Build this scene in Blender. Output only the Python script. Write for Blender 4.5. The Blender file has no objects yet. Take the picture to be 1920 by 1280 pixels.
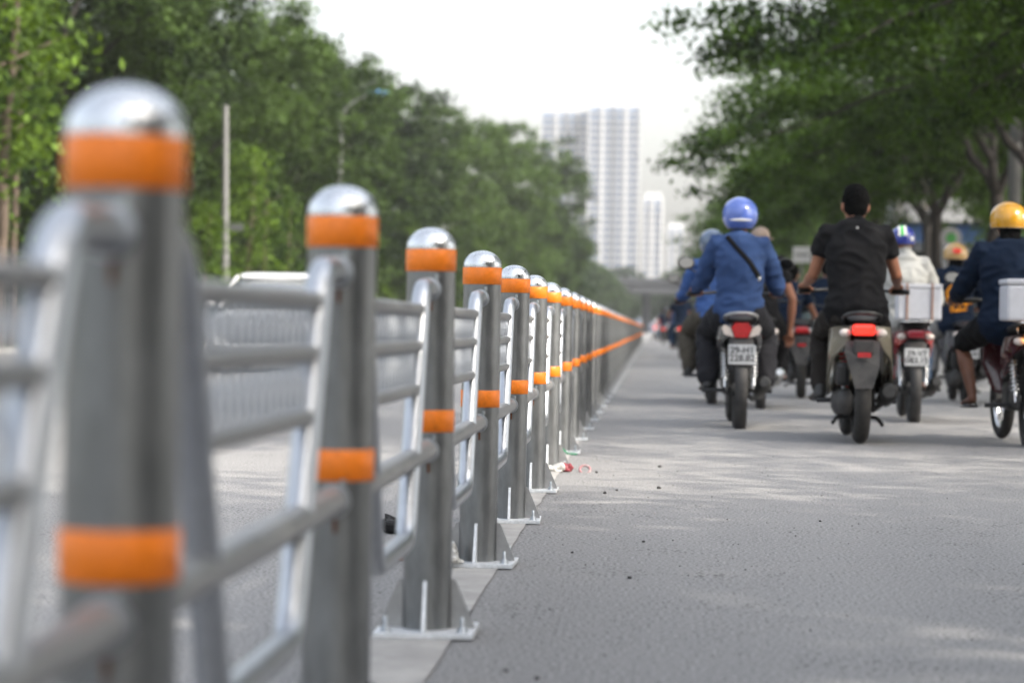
import bpy, bmesh, math, random
import numpy as np
from mathutils import Vector, Matrix, noise, bvhtree
random.seed(7); rng = np.random.default_rng(7)
S = bpy.context.scene
C = S.collection

# ------------------------------------------------------------------ camera, world, sun, exposure
cam_d = bpy.data.cameras.new('camera'); cam = bpy.data.objects.new('camera', cam_d); C.objects.link(cam)
S.camera = cam
cam_d.sensor_width = 36; cam_d.lens = 85; cam_d.clip_end = 6000; cam_d.clip_start = .05
yaw, pit, rol, CH = .0575, .00604, .0167, .717
r0 = Vector((math.cos(yaw), math.sin(yaw), 0))
fw = Vector((-math.sin(yaw) * math.cos(pit), math.cos(yaw) * math.cos(pit), -math.sin(pit)))
u0 = r0.cross(fw)
R_ = r0 * math.cos(rol) + u0 * math.sin(rol); U_ = -r0 * math.sin(rol) + u0 * math.cos(rol)
m = Matrix((R_, U_, -fw)).transposed().to_4x4(); m.translation = (0, 0, CH); cam.matrix_world = m
cam_d.dof.use_dof = True; cam_d.dof.focus_distance = 9.0; cam_d.dof.aperture_fstop = 3.1
cam_d.dof.aperture_blades = 9

SUN_EL, SUN_AZ = math.radians(44), math.radians(118)      # azimuth clockwise from +Y: from the right, a little behind the camera
w = bpy.data.worlds.new('World'); S.world = w; w.use_nodes = True
nt = w.node_tree; bg = nt.nodes['Background']
sky = nt.nodes.new('ShaderNodeTexSky'); sky.sky_type = 'NISHITA'; sky.sun_disc = False
sky.sun_elevation = SUN_EL; sky.sun_rotation = SUN_AZ
sky.air_density = 1.3; sky.dust_density = 6.0; sky.ozone_density = 1.0; sky.altitude = 10
hsv = nt.nodes.new('ShaderNodeHueSaturation'); hsv.inputs['Saturation'].default_value = .45     # milky, humid sky
nt.links.new(sky.outputs[0], hsv.inputs['Color']); nt.links.new(hsv.outputs[0], bg.inputs[0]); bg.inputs[1].default_value = .15
sd = bpy.data.lights.new('sun', 'SUN'); sd.energy = 2.0; sd.angle = math.radians(.6); sd.color = (1, .92, .8)
so = bpy.data.objects.new('sun', sd); C.objects.link(so)
to_sun = Vector((math.sin(SUN_AZ) * math.cos(SUN_EL), math.cos(SUN_AZ) * math.cos(SUN_EL), math.sin(SUN_EL)))
so.rotation_euler = (-to_sun).to_track_quat('-Z', 'Y').to_euler(); so.location = (30, -30, 60)
S.view_settings.view_transform = 'Standard'; S.view_settings.look = 'None'
S.view_settings.exposure = 1.68; S.view_settings.gamma = 1; S.view_settings.use_curve_mapping = False
S.cycles.max_bounces = 6; S.cycles.transparent_max_bounces = 8; S.cycles.volume_bounces = 1
S.cycles.caustics_reflective = False; S.cycles.caustics_refractive = False

# ------------------------------------------------------------------ materials
MATS = {}
def mat(name, col, rough=.6, metal=0., var=0., vscale=8., bump=0., bscale=60., col2=None, spec=.5, emit=None, estr=0, coat=0., trans=0., stretch=(1, 1, 1), detail=6, subs=None):
    if name in MATS: return MATS[name]
    m = bpy.data.materials.new(name); m.use_nodes = True; n = m.node_tree; L = n.links
    b = n.nodes['Principled BSDF']
    b.inputs['Base Color'].default_value = (*col, 1); b.inputs['Roughness'].default_value = rough
    b.inputs['Metallic'].default_value = metal; b.inputs['Specular IOR Level'].default_value = spec
    b.inputs['Coat Weight'].default_value = coat; b.inputs['Coat Roughness'].default_value = .08
    b.inputs['Transmission Weight'].default_value = trans
    tc = n.nodes.new('ShaderNodeTexCoord'); mp = n.nodes.new('ShaderNodeMapping'); mp.inputs['Scale'].default_value = stretch
    L.new(tc.outputs['Object'], mp.inputs[0])
    if var > 0 or col2:
        nz = n.nodes.new('ShaderNodeTexNoise'); nz.inputs['Scale'].default_value = vscale; nz.inputs['Detail'].default_value = detail
        nz.inputs['Roughness'].default_value = .65
        L.new(mp.outputs[0], nz.inputs['Vector'])
        cr = n.nodes.new('ShaderNodeValToRGB'); cr.color_ramp.elements[0].position = .32; cr.color_ramp.elements[1].position = .68
        a = tuple(c * (1 - var) for c in col); z = col2 if col2 else tuple(min(1, c * (1 + var)) for c in col)
        cr.color_ramp.elements[0].color = (*a, 1); cr.color_ramp.elements[1].color = (*z, 1)
        L.new(nz.outputs[0], cr.inputs[0]); L.new(cr.outputs[0], b.inputs['Base Color'])
        mr = n.nodes.new('ShaderNodeMapRange'); mr.inputs['To Min'].default_value = max(.02, rough - .12); mr.inputs['To Max'].default_value = min(1, rough + .12)
        L.new(nz.outputs[0], mr.inputs[0]); L.new(mr.outputs[0], b.inputs['Roughness'])
    if bump > 0:
        nb = n.nodes.new('ShaderNodeTexNoise'); nb.inputs['Scale'].default_value = bscale; nb.inputs['Detail'].default_value = 4
        L.new(mp.outputs[0], nb.inputs['Vector'])
        bp = n.nodes.new('ShaderNodeBump'); bp.inputs['Strength'].default_value = min(1, bump); bp.inputs['Distance'].default_value = .004
        L.new(nb.outputs[0], bp.inputs['Height']); L.new(bp.outputs[0], b.inputs['Normal'])
    if emit:
        b.inputs['Emission Color'].default_value = (*emit, 1); b.inputs['Emission Strength'].default_value = estr
    MATS[name] = m; return m

def asphalt(name, base, patchcol):
    m = bpy.data.materials.new(name); m.use_nodes = True; n = m.node_tree; L = n.links; N = n.nodes.new
    b = n.nodes['Principled BSDF']; b.inputs['Roughness'].default_value = .85; b.inputs['Specular IOR Level'].default_value = .35
    tc = N('ShaderNodeTexCoord')
    big = N('ShaderNodeTexNoise'); big.inputs['Scale'].default_value = .35; big.inputs['Detail'].default_value = 5
    mp = N('ShaderNodeMapping'); mp.inputs['Scale'].default_value = (1.6, .25, 1); L.new(tc.outputs['Object'], mp.inputs[0]); L.new(mp.outputs[0], big.inputs[0])
    c1 = N('ShaderNodeValToRGB'); c1.color_ramp.elements[0].position = .3; c1.color_ramp.elements[1].position = .7
    c1.color_ramp.elements[0].color = (*[c * .82 for c in base], 1); c1.color_ramp.elements[1].color = (*patchcol, 1)
    L.new(big.outputs[0], c1.inputs[0])
    sp = N('ShaderNodeTexNoise'); sp.inputs['Scale'].default_value = 95; sp.inputs['Detail'].default_value = 3; L.new(tc.outputs['Object'], sp.inputs[0])
    c2 = N('ShaderNodeValToRGB'); c2.color_ramp.elements[0].position = .34; c2.color_ramp.elements[1].position = .62
    c2.color_ramp.elements[0].color = (.42, .42, .42, 1); c2.color_ramp.elements[1].color = (1.16, 1.16, 1.16, 1); L.new(sp.outputs[0], c2.inputs[0])
    mx = N('ShaderNodeMix'); mx.data_type = 'RGBA'; mx.blend_type = 'MULTIPLY'; mx.inputs[0].default_value = 1
    L.new(c1.outputs[0], mx.inputs[6]); L.new(c2.outputs[0], mx.inputs[7])
    # sparse dark pits where a stone has come out
    vo = N('ShaderNodeTexVoronoi'); vo.inputs['Scale'].default_value = 38; L.new(tc.outputs['Object'], vo.inputs[0])
    pn = N('ShaderNodeTexNoise'); pn.inputs['Scale'].default_value = 2.2; L.new(tc.outputs['Object'], pn.inputs[0])
    pr = N('ShaderNodeMapRange'); pr.inputs['From Min'].default_value = .45; pr.inputs['From Max'].default_value = .75; pr.inputs['To Min'].default_value = .10; pr.inputs['To Max'].default_value = .30; L.new(pn.outputs[0], pr.inputs[0])
    lt = N('ShaderNodeMath'); lt.operation = 'LESS_THAN'; L.new(vo.outputs['Distance'], lt.inputs[0]); L.new(pr.outputs[0], lt.inputs[1])
    m2 = N('ShaderNodeMix'); m2.data_type = 'RGBA'; L.new(lt.outputs[0], m2.inputs[0]); L.new(mx.outputs[2], m2.inputs[6]); m2.inputs[7].default_value = (.035, .034, .033, 1)
    L.new(m2.outputs[2], b.inputs['Base Color'])
    ad = N('ShaderNodeMath'); ad.operation = 'MULTIPLY_ADD'; L.new(lt.outputs[0], ad.inputs[0]); ad.inputs[1].default_value = -.8; L.new(sp.outputs[0], ad.inputs[2])
    bp = N('ShaderNodeBump'); bp.inputs['Strength'].default_value = .8; bp.inputs['Distance'].default_value = .006; L.new(ad.outputs[0], bp.inputs['Height']); L.new(bp.outputs[0], b.inputs['Normal'])
    return m

def leafmat(name, dark, light, tr=.35):
    m = bpy.data.materials.new(name); m.use_nodes = True; n = m.node_tree; L = n.links; N = n.nodes.new
    b = n.nodes['Principled BSDF']; b.inputs['Roughness'].default_value = .6; b.inputs['Specular IOR Level'].default_value = .12
    g = N('ShaderNodeNewGeometry'); tc = N('ShaderNodeTexCoord'); oi = N('ShaderNodeObjectInfo')
    nz = N('ShaderNodeTexNoise'); nz.inputs['Scale'].default_value = .8; nz.inputs['Detail'].default_value = 2; L.new(tc.outputs['Object'], nz.inputs[0])
    a1 = N('ShaderNodeMath'); a1.operation = 'MULTIPLY_ADD'; L.new(g.outputs['Random Per Island'], a1.inputs[0]); a1.inputs[1].default_value = .30; L.new(nz.outputs[0], a1.inputs[2])
    a2 = N('ShaderNodeMath'); a2.operation = 'MULTIPLY_ADD'; L.new(oi.outputs['Random'], a2.inputs[0]); a2.inputs[1].default_value = .3; L.new(a1.outputs[0], a2.inputs[2])
    cr = N('ShaderNodeValToRGB'); cr.color_ramp.elements[0].position = .58; cr.color_ramp.elements[1].position = 1.15 if False else 1.0
    cr.color_ramp.elements[0].color = (*dark, 1); cr.color_ramp.elements[1].color = (*light, 1); L.new(a2.outputs[0], cr.inputs[0])
    L.new(cr.outputs[0], b.inputs['Base Color'])
    t = N('ShaderNodeBsdfTranslucent'); hs = N('ShaderNodeHueSaturation'); hs.inputs['Hue'].default_value = .485; hs.inputs['Saturation'].default_value = 1.15; hs.inputs['Value'].default_value = 1.6
    L.new(cr.outputs[0], hs.inputs['Color']); L.new(hs.outputs[0], t.inputs[0])
    mx = N('ShaderNodeMixShader'); mx.inputs[0].default_value = tr; L.new(b.outputs[0], mx.inputs[1]); L.new(t.outputs[0], mx.inputs[2])
    L.new(mx.outputs[0], n.nodes['Material Output'].inputs[0])
    return m

M_road = asphalt('asphalt', (.265, .262, .262), (.325, .320, .316))
M_line = mat('worn_road_paint', (.32, .308, .292), .8, var=.2, vscale=7, col2=(.40, .385, .365), bump=.5, bscale=150)
M_earth = mat('earth', (.12, .105, .085), .95, var=.3, vscale=3, bump=.6, bscale=30)
M_pave = mat('pavement', (.26, .25, .235), .85, var=.2, vscale=5, bump=.4, bscale=50)
M_kerb = mat('kerb_concrete', (.36, .35, .33), .85, var=.25, vscale=6, bump=.4, bscale=60)
M_galv = mat('galvanised_steel', (.22, .228, .232), .37, .82, var=.17, vscale=24, bump=.12, bscale=90, stretch=(1, 1, .35))
M_tube = mat('bright_steel_tube', (.46, .48, .51), .33, .88, var=.10, vscale=30, bump=.08, bscale=120)
M_cap = mat('polished_steel_cap', (.62, .64, .66), .28, .95, var=.14, vscale=35, bump=.06, bscale=60)
M_rail = mat('dull_steel_rail', (.36, .36, .36), .45, .75, var=.12, vscale=25, bump=.15, bscale=100)
M_bar = mat('zinc_grille_bar', (.56, .59, .635), .5, .35, var=.2, vscale=25)
M_white = mat('zinc_white_edge', (.68, .70, .72), .5, .3, var=.15, vscale=60)
M_rust = mat('rust', (.16, .06, .025), .9, var=.3, vscale=60)
M_bolt = mat('bolt_steel', (.42, .45, .47), .35, .9, var=.2, vscale=80)
M_hole = mat('dark_hole', (.015, .015, .015), .8)
M_orange = mat('orange_reflective_tape', (.86, .205, .006), .45, var=.13, vscale=70, spec=.5)
M_black = mat('black_plastic', (.010, .010, .011), .45, var=.3, vscale=20)
M_dusty = mat('dusty_plastic', (.024, .024, .025), .65, var=.35, vscale=14, col2=(.055, .052, .05))
M_tyre = mat('tyre_rubber', (.012, .012, .012), .85, var=.35, vscale=18, col2=(.035, .032, .028), bump=.5, bscale=120)
M_engine = mat('engine_metal', (.05, .05, .05), .5, .6, var=.4, vscale=25, bump=.3)
M_chrome = mat('chrome', (.72, .72, .72), .15, 1., var=.05)
M_glassdark = mat('dark_glass', (.03, .035, .04), .06, spec=.8)
M_mirror = mat('mirror_glass', (.7, .75, .82), .06, 1.)
M_seat = mat('seat_vinyl', (.02, .02, .022), .5, bump=.3, bscale=300)
M_redlit = mat('red_lamp_lit', (.6, .02, .01), .2, emit=(1, .035, .02), estr=.5, coat=.5)
M_redoff = mat('red_lamp_lens', (.42, .008, .012), .15, coat=.8, var=.2, vscale=60)
M_amberlit = mat('amber_lamp_lit', (.8, .3, .05), .2, emit=(1, .42, .10), estr=2.6)
M_clear = mat('clear_lens', (.62, .55, .5), .12, coat=.8, var=.1, vscale=50)
M_amber = mat('amber_lens', (.6, .16, .02), .2, coat=.5)
M_plate = mat('plate_white', (.42, .43, .44), .45, var=.06, vscale=30)
M_platey = mat('plate_yellow', (.62, .44, .15), .45, var=.06, vscale=30)
M_ink = mat('plate_ink', (.03, .03, .035), .6)
M_skin = mat('skin', (.27, .115, .065), .5, var=.12, vscale=18, spec=.4)
M_skin2 = mat('skin_brown', (.17, .075, .045), .5, var=.12, vscale=18, spec=.4)
M_hair = mat('black_hair', (.004, .004, .004), .9, spec=.08, var=.3, vscale=60, bump=.8, bscale=180)
M_foam = mat('white_foam', (.50, .51, .55), .8, var=.06, vscale=20, bump=.2, bscale=200)
M_bark = mat('bark', (.022, .018, .015), .95, var=.35, vscale=6, bump=.8, bscale=25, stretch=(1, 1, .25))
M_barkp = mat('pale_bark', (.085, .062, .045), .9, var=.3, vscale=6, bump=.6, bscale=25, stretch=(1, 1, .25))
M_conc = mat('concrete_pole', (.15, .15, .145), .85, var=.15, vscale=4)
M_leafL = leafmat('broad_leaves', (.003, .009, .003), (.054, .092, .019), .2)
M_leafY = leafmat('young_leaves', (.009, .024, .005), (.090, .150, .018), .26)
M_leafR = leafmat('feathery_leaves', (.0035, .010, .003), (.046, .088, .013), .28)
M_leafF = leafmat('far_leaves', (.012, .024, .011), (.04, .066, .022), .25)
def paint(name, col, rough=.25): return mat(name, col, rough, 0, var=.08, vscale=12, coat=.6)
def cloth(name, col, var=.12): return mat(name, col, .9, var=var, vscale=10, bump=.35, bscale=350, spec=.15)

# ------------------------------------------------------------------ mesh helpers
class MB:
    def __init__(s): s.v = []; s.f = []; s.s = []
    def add(s, v, f, smooth=True):
        k = len(s.v); s.v += [tuple(p) for p in v]; s.f += [tuple(i + k for i in q) for q in f]; s.s += [smooth] * len(f); return s
    def tube(s, pts, r, n=10, caps=True, side=None, flat=None):
        """swept tube; r is a number, list of numbers or list of (rx, ry) pairs; side = fixed reference axis"""
        P = [Vector(p) for p in pts]; k = len(P)
        if not isinstance(r, (list, tuple)): r = [r] * k
        if len(r) != k: r = [r[0] + (r[-1] - r[0]) * i / (k - 1) for i in range(k)]
        rr = [(a, a) if not isinstance(a, (list, tuple)) else a for a in r]
        vs = []; fs = []; ref = Vector(side) if side else None; prev = None
        for i in range(k):
            t = (P[min(i + 1, k - 1)] - P[max(i - 1, 0)])
            if t.length < 1e-9: t = Vector((0, 0, 1))
            t.normalize()
            if ref is not None: a = ref - t * ref.dot(t)
            elif prev is None:
                a = Vector((1, 0, 0)) if abs(t.x) < .8 else Vector((0, 1, 0)); a = a - t * a.dot(t)
            else: a = prev - t * prev.dot(t)
            if a.length < 1e-6: a = Vector((0, 1, 0)) - t * t.y
            a.normalize(); prev = a; b = t.cross(a)
            for j in range(n):
                th = 2 * math.pi * j / n
                vs.append(P[i] + a * math.cos(th) * rr[i][0] + b * math.sin(th) * rr[i][1])
        for i in range(k - 1):
            for j in range(n):
                fs.append((i * n + j, i * n + (j + 1) % n, (i + 1) * n + (j + 1) % n, (i + 1) * n + j))
        s.add(vs, fs, True)
        if caps:
            s.add([vs[j] for j in range(n)], [tuple(reversed(range(n)))], False); s.add([vs[(k - 1) * n + j] for j in range(n)], [tuple(range(n))], False)
        return s
    def capsule(s, pts, r, n=14, side=None):
        """closed tube with rounded ends, good for remeshing"""
        P = [Vector(p) for p in pts]; rr = [(a, a) if not isinstance(a, (list, tuple)) else tuple(a) for a in (r if isinstance(r, list) else [r] * len(P))]
        d0 = (P[0] - P[1]).normalized(); d1 = (P[-1] - P[-2]).normalized()
        Q = []; q = []
        for a in (80, 50, 25):
            e = math.radians(a); Q.append(P[0] + d0 * min(rr[0]) * math.sin(e)); q.append((rr[0][0] * math.cos(e), rr[0][1] * math.cos(e)))
        Q += P; q += rr
        for a in (25, 50, 80):
            e = math.radians(a); Q.append(P[-1] + d1 * min(rr[-1]) * math.sin(e)); q.append((rr[-1][0] * math.cos(e), rr[-1][1] * math.cos(e)))
        return s.tube(Q, q, n, True, side)
    def ell(s, c, r, n=16, k=10, rot=None):
        vs = [Vector((0, 0, r[2]))]
        for i in range(1, k):
            a = math.pi * i / k
            for j in range(n):
                t = 2 * math.pi * j / n; vs.append(Vector((r[0] * math.sin(a) * math.cos(t), r[1] * math.sin(a) * math.sin(t), r[2] * math.cos(a))))
        vs.append(Vector((0, 0, -r[2]))); fs = []
        for j in range(n): fs.append((0, 1 + j, 1 + (j + 1) % n))
        for i in range(k - 2):
            for j in range(n):
                a = 1 + i * n + j; b = 1 + i * n + (j + 1) % n; fs.append((a, a + n, b + n, b))
        e = len(vs) - 1
        for j in range(n): fs.append((e, 1 + (k - 2) * n + (j + 1) % n, 1 + (k - 2) * n + j))
        if rot: vs = [rot @ v for v in vs]
        return s.add([v + Vector(c) for v in vs], fs, True)
    def box(s, c, d, rot=None, bev=0., taper=None):
        bm = bmesh.new(); bmesh.ops.create_cube(bm, size=1)
        for v in bm.verts:
            k = 1.
            if taper and v.co.z > 0: k = taper
            v.co = Vector((v.co.x * d[0] * k, v.co.y * d[1] * k, v.co.z * d[2]))
        if bev > 0: bmesh.ops.bevel(bm, geom=bm.edges[:], offset=bev, segments=2, affect='EDGES', profile=.6)
        bm.verts.ensure_lookup_table()
        vs = [(rot @ v.co if rot else v.co) + Vector(c) for v in bm.verts]; fs = [[v.index for v in f.verts] for f in bm.faces]; bm.free()
        return s.add(vs, fs, False)
    def prism(s, poly, depth, axis='x', off=0.):
        """polygon in the other two axes, extruded along axis, centred at off"""
        k = len(poly); vs = []
        for sgn in (-.5, .5):
            for a, b in poly:
                p = {'x': (off + sgn * depth, a, b), 'y': (a, off + sgn * depth, b), 'z': (a, b, off + sgn * depth)}[axis]; vs.append(p)
        fs = [tuple(range(k - 1, -1, -1)), tuple(range(k, 2 * k))] + [(i, (i + 1) % k, k + (i + 1) % k, k + i) for i in range(k)]
        return s.add(vs, fs, False)
    def torus(s, c, R, r, ax='x', n=36, k=12, rz=None):
        vs = []; fs = []; rz = rz or r
        for i in range(n):
            t = 2 * math.pi * i / n
            for j in range(k):
                p = 2 * math.pi * j / k; q = (R + r * math.cos(p)); h = rz * math.sin(p)
                if ax == 'x': vs.append((c[0] + h, c[1] + q * math.cos(t), c[2] + q * math.sin(t)))
                else: vs.append((c[0] + q * math.cos(t), c[1] + q * math.sin(t), c[2] + h))
        for i in range(n):
            for j in range(k):
                fs.append((i * k + j, i * k + (j + 1) % k, ((i + 1) % n) * k + (j + 1) % k, ((i + 1) % n) * k + j))
        return s.add(vs, fs, True)
    def lathe(s, prof, n=24, c=(0, 0, 0)):
        vs = []; fs = []; k = len(prof)
        for r, z in prof:
            for j in range(n):
                t = 2 * math.pi * j / n; vs.append((c[0] + r * math.cos(t), c[1] + r * math.sin(t), c[2] + z))
        for i in range(k - 1):
            for j in range(n): fs.append((i * n + j, i * n + (j + 1) % n, (i + 1) * n + (j + 1) % n, (i + 1) * n + j))
        return s.add(vs, fs, True)
    def mirror_x(s):
        k = len(s.v); v = [(-a, b, c) for a, b, c in s.v]; f = [tuple(reversed([i + k for i in q])) for q in s.f]
        s.v += v; s.f += f; s.s += list(s.s); return s
    def mesh(s, name):
        me = bpy.data.meshes.new(name); me.from_pydata(s.v, [], s.f); me.polygons.foreach_set('use_smooth', s.s); me.update(); return me

def link(name, me, m, parent=None, loc=None, **props):
    if isinstance(me, MB): me = me.mesh(name)
    o = bpy.data.objects.new(name, me); C.objects.link(o)
    if m is not None and not me.materials: me.materials.append(m)
    if parent: o.parent = parent
    if loc is not None: o.location = loc
    for k, v in props.items(): o[k] = v
    return o
def thing(name, label, cat, loc=(0, 0, 0), rz=0, group=None, scale=1):
    o = bpy.data.objects.new(name, None); C.objects.link(o); o.location = loc; o.rotation_euler = (0, 0, rz); o.scale = (scale,) * 3
    o.empty_display_size = .1; o['label'] = label; o['category'] = cat
    if group: o['group'] = group
    return o
def copy_tree(o, parent=None, skip=()):
    c = o.copy(); C.objects.link(c)
    if parent: c.parent = parent
    for ch in o.children:
        if ch.name.split('.')[0] in skip: continue
        copy_tree(ch, c, skip)
    return c
def fillet(pts, r, n=6):
    P = [Vector(p) for p in pts]; out = [P[0]]
    for i in range(1, len(P) - 1):
        a = (P[i - 1] - P[i]).normalized(); b = (P[i + 1] - P[i]).normalized(); rr = min(r, (P[i - 1] - P[i]).length * .49, (P[i + 1] - P[i]).length * .49)
        s, e = P[i] + a * rr, P[i] + b * rr
        for k in range(n + 1):
            t = k / n; out.append(s * (1 - t) ** 2 + P[i] * 2 * t * (1 - t) + e * t * t)
    out.append(P[-1]); return out
SCR = bpy.data.scenes.new('scratch')
def evaluated(o, cleanup=True):
    SCR.collection.objects.link(o); vl = SCR.view_layers[0]; vl.update()
    me = bpy.data.meshes.new_from_object(o.evaluated_get(vl.depsgraph)); bpy.data.objects.remove(o); return me
def remesh(mb, voxel, smooth=6, disp=0., dscale=8., dstretch=(1, 1, 1), name='body', seed=0.):
    me = mb.mesh('tmp'); o = bpy.data.objects.new('tmp', me)
    r = o.modifiers.new('r', 'REMESH'); r.mode = 'VOXEL'; r.voxel_size = voxel; r.use_smooth_shade = True
    if smooth: q = o.modifiers.new('s', 'SMOOTH'); q.factor = .5; q.iterations = smooth
    me2 = evaluated(o); bpy.data.meshes.remove(me)
    me2.name = name
    if disp:
        N_ = [v.normal.copy() for v in me2.vertices]; P_ = [v.co.copy() for v in me2.vertices]; out = []
        for co, no in zip(P_, N_):
            p = Vector((co.x * dstretch[0], co.y * dstretch[1], co.z * dstretch[2])) * dscale + Vector((seed, seed * 1.7, 0))
            out += (co + no * (.18 + noise.noise(p) * .5 + (.4 - abs(noise.noise(p * 1.9)) * 2.4) * .42) * disp)[:]
        me2.vertices.foreach_set('co', out)
    me2.polygons.foreach_set('use_smooth', [True] * len(me2.polygons)); me2.update(); return me2
def join_meshes(a, mb):
    """append a builder's faces to an existing mesh"""
    k = len(a.vertices); v = [tuple(x.co) for x in a.vertices] + mb.v; f = [tuple(p.vertices) for p in a.polygons] + [tuple(i + k for i in q) for q in mb.f]
    me = bpy.data.meshes.new(a.name); me.from_pydata(v, [], f); me.polygons.foreach_set('use_smooth', [True] * len(f)); me.update(); return me

# ------------------------------------------------------------------ ground, road, kerbs
def sheet(name, x0, x1, y0, y1, z, m, nx=1, ny=1, kind='structure'):
    v = [(x0 + (x1 - x0) * i / nx, y0 + (y1 - y0) * j / ny, z) for j in range(ny + 1) for i in range(nx + 1)]
    f = [(j * (nx + 1) + i, j * (nx + 1) + i + 1, (j + 1) * (nx + 1) + i + 1, (j + 1) * (nx + 1) + i) for j in range(ny) for i in range(nx)]
    return link(name, MB().add(v, f, False), m, kind=kind)
sheet('ground', -780, 780, -60, 1400, -.012, M_earth)
sheet('road', -12.66, 9.4, -50, 900, 0, M_road)
# worn painted strip under the fence, its edges a little ragged
v = []; f = []; n = 1400
for i in range(n + 1):
    y = -5 + i * .12; v += [(-.635 + noise.noise((y * 3, 0, 0)) * .012, y, .004), (-.442 + noise.noise((y * 4, 5, 0)) * .007, y, .004)]
    if i < n: f.append((2 * i, 2 * i + 1, 2 * i + 3, 2 * i + 2))
link('road_marking', MB().add(v, f, False), M_line, kind='structure')
def kerb(name, x, w_, y0, y1):
    r = thing(name, '', ''); del r['label']; del r['category']; r['kind'] = 'structure'
    base = MB().box((0, .5, .065), (w_, .985, .15), bev=.012).mesh('kerb_stone'); base.materials.append(M_kerb)
    n = int(y1 - y0)
    for i in range(min(n, 110)):
        link('kerb_stone', base, None, r, (x, y0 + i, random.uniform(-.004, .004)))
    if n > 110: link('kerb_run', MB().box((x, (y0 + 110 + y1) / 2, .065), (w_, y1 - y0 - 110, .15)), M_kerb, r, kind='stuff')
    return r
kerb('kerb', -12.76, .2, 20, 420)
kerb('kerb', 9.5, .2, 10, 420)
sheet('verge', -40, -12.86, -50, 500, .11, mat('verge_soil', (.10, .095, .055), .95, var=.35, vscale=2.5, col2=(.08, .12, .03), bump=.7, bscale=30))
sheet('pavement', 9.6, 60, -50, 500, .125, M_pave)

# ------------------------------------------------------------------ guard fence: posts and panels
FX, FY0, FS = -.509, .665, 1.642
PR, PH = .057, .94
def make_post():
    t = thing('fence_post', 'x', 'fence post')
    link('pole', MB().lathe([(PR, .008), (PR, .30), (PR, .6), (PR, .896)], 32), M_galv, t)
    cap = [(PR + .0015, .893)]
    for a in range(0, 91, 9): e = math.radians(a); cap.append(((PR + .0015) * math.cos(e) + .0001, .897 + .047 * math.sin(e)))
    c = link('cap', MB().lathe(cap, 32), M_cap, t)
    link('rivet', MB().ell((.018, -PR + .001, .903), (.0035, .003, .0035), 8, 6), M_hole, c)
    for z0 in (.842, .473):
        link('reflective_band', MB().lathe([(PR + .0008, z0), (PR + .0018, z0 + .001), (PR + .0018, z0 + .050), (PR + .0008, z0 + .051)], 32), M_orange, t)
    link('base_plate', MB().box((0, 0, .0105), (.228, .228, .013), bev=.0015), M_white, t)
    for k in range(4):
        g = MB().prism([(PR - .004, .0172), (.111, .0172), (.111, .022), (.066, .128), (PR - .004, .132)], .0085, 'y')
        o = link('gusset', g, M_white if k == 3 else M_rail, t); o.rotation_euler[2] = k * math.pi / 2
        b = MB().lathe([(.0001, .052), (.005, .052), (.005, .029), (.011, .029), (.011, .019), (.016, .019), (.016, .0165)], 8, (.088, .088, 0))
        o = link('bolt', b, M_bolt, t); o.rotation_euler[2] = k * math.pi / 2
    return t
ordw = ['', 'nearest', 'second', 'third', 'fourth', 'fifth', 'sixth', 'seventh', 'eighth', 'ninth', 'tenth', 'eleventh', 'twelfth']
plab = {1: 'nearest galvanised post with orange bands, large and blurred at the left',
        2: 'second galvanised post from the camera, slightly blurred, between nearest post and first sharp one',
        3: 'third orange banded steel post from the camera, its base plate the lowest one visible',
        4: 'fourth orange banded steel post, with crumpled white plastic at its base plate',
        5: 'fifth orange banded post counted from the camera, in sharp focus',
        6: 'sixth orange banded post counted from the camera, with a small dark hole in its dome',
        7: 'seventh orange banded post from the camera, red and white litter at its foot',
        8: 'eighth orange banded post from the camera, green thread of litter at its foot'}
post0 = make_post(); NP = 78
for n in range(1, NP):
    o = post0 if n == 1 else copy_tree(post0, skip=('bolt', 'rivet') if n > 13 else ())
    o.location = (FX, FY0 + FS * n, 0); o.rotation_euler[2] = random.uniform(-.03, .03) if n > 1 else 0
    o['group'] = 'orange banded steel posts of the road fence'
    o['label'] = plab.get(n) or (f'{ordw[n]} orange banded steel post counted from the camera' if n < 13 else 'distant orange banded post in the tightly packed far end of the fence row')
    low = [c for c in o.children if c.name.startswith('reflective_band')][-1]      # the tape was stuck on by hand, never quite level
    low.location[2] = {1: -.006, 2: -.011}.get(n, random.uniform(-.004, .003))
    if n > 2: o.rotation_euler[0] = random.uniform(-.006, .006); o.rotation_euler[1] = random.uniform(-.006, .006)
ZT, ZR, ZM, ZB = .800, (.752, .672, .578), .430, .262
def yl(z):  # distance from the post of the leaning end tube at height z
    return .255 + (ZT - z) / (ZT - ZB) * .27
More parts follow.
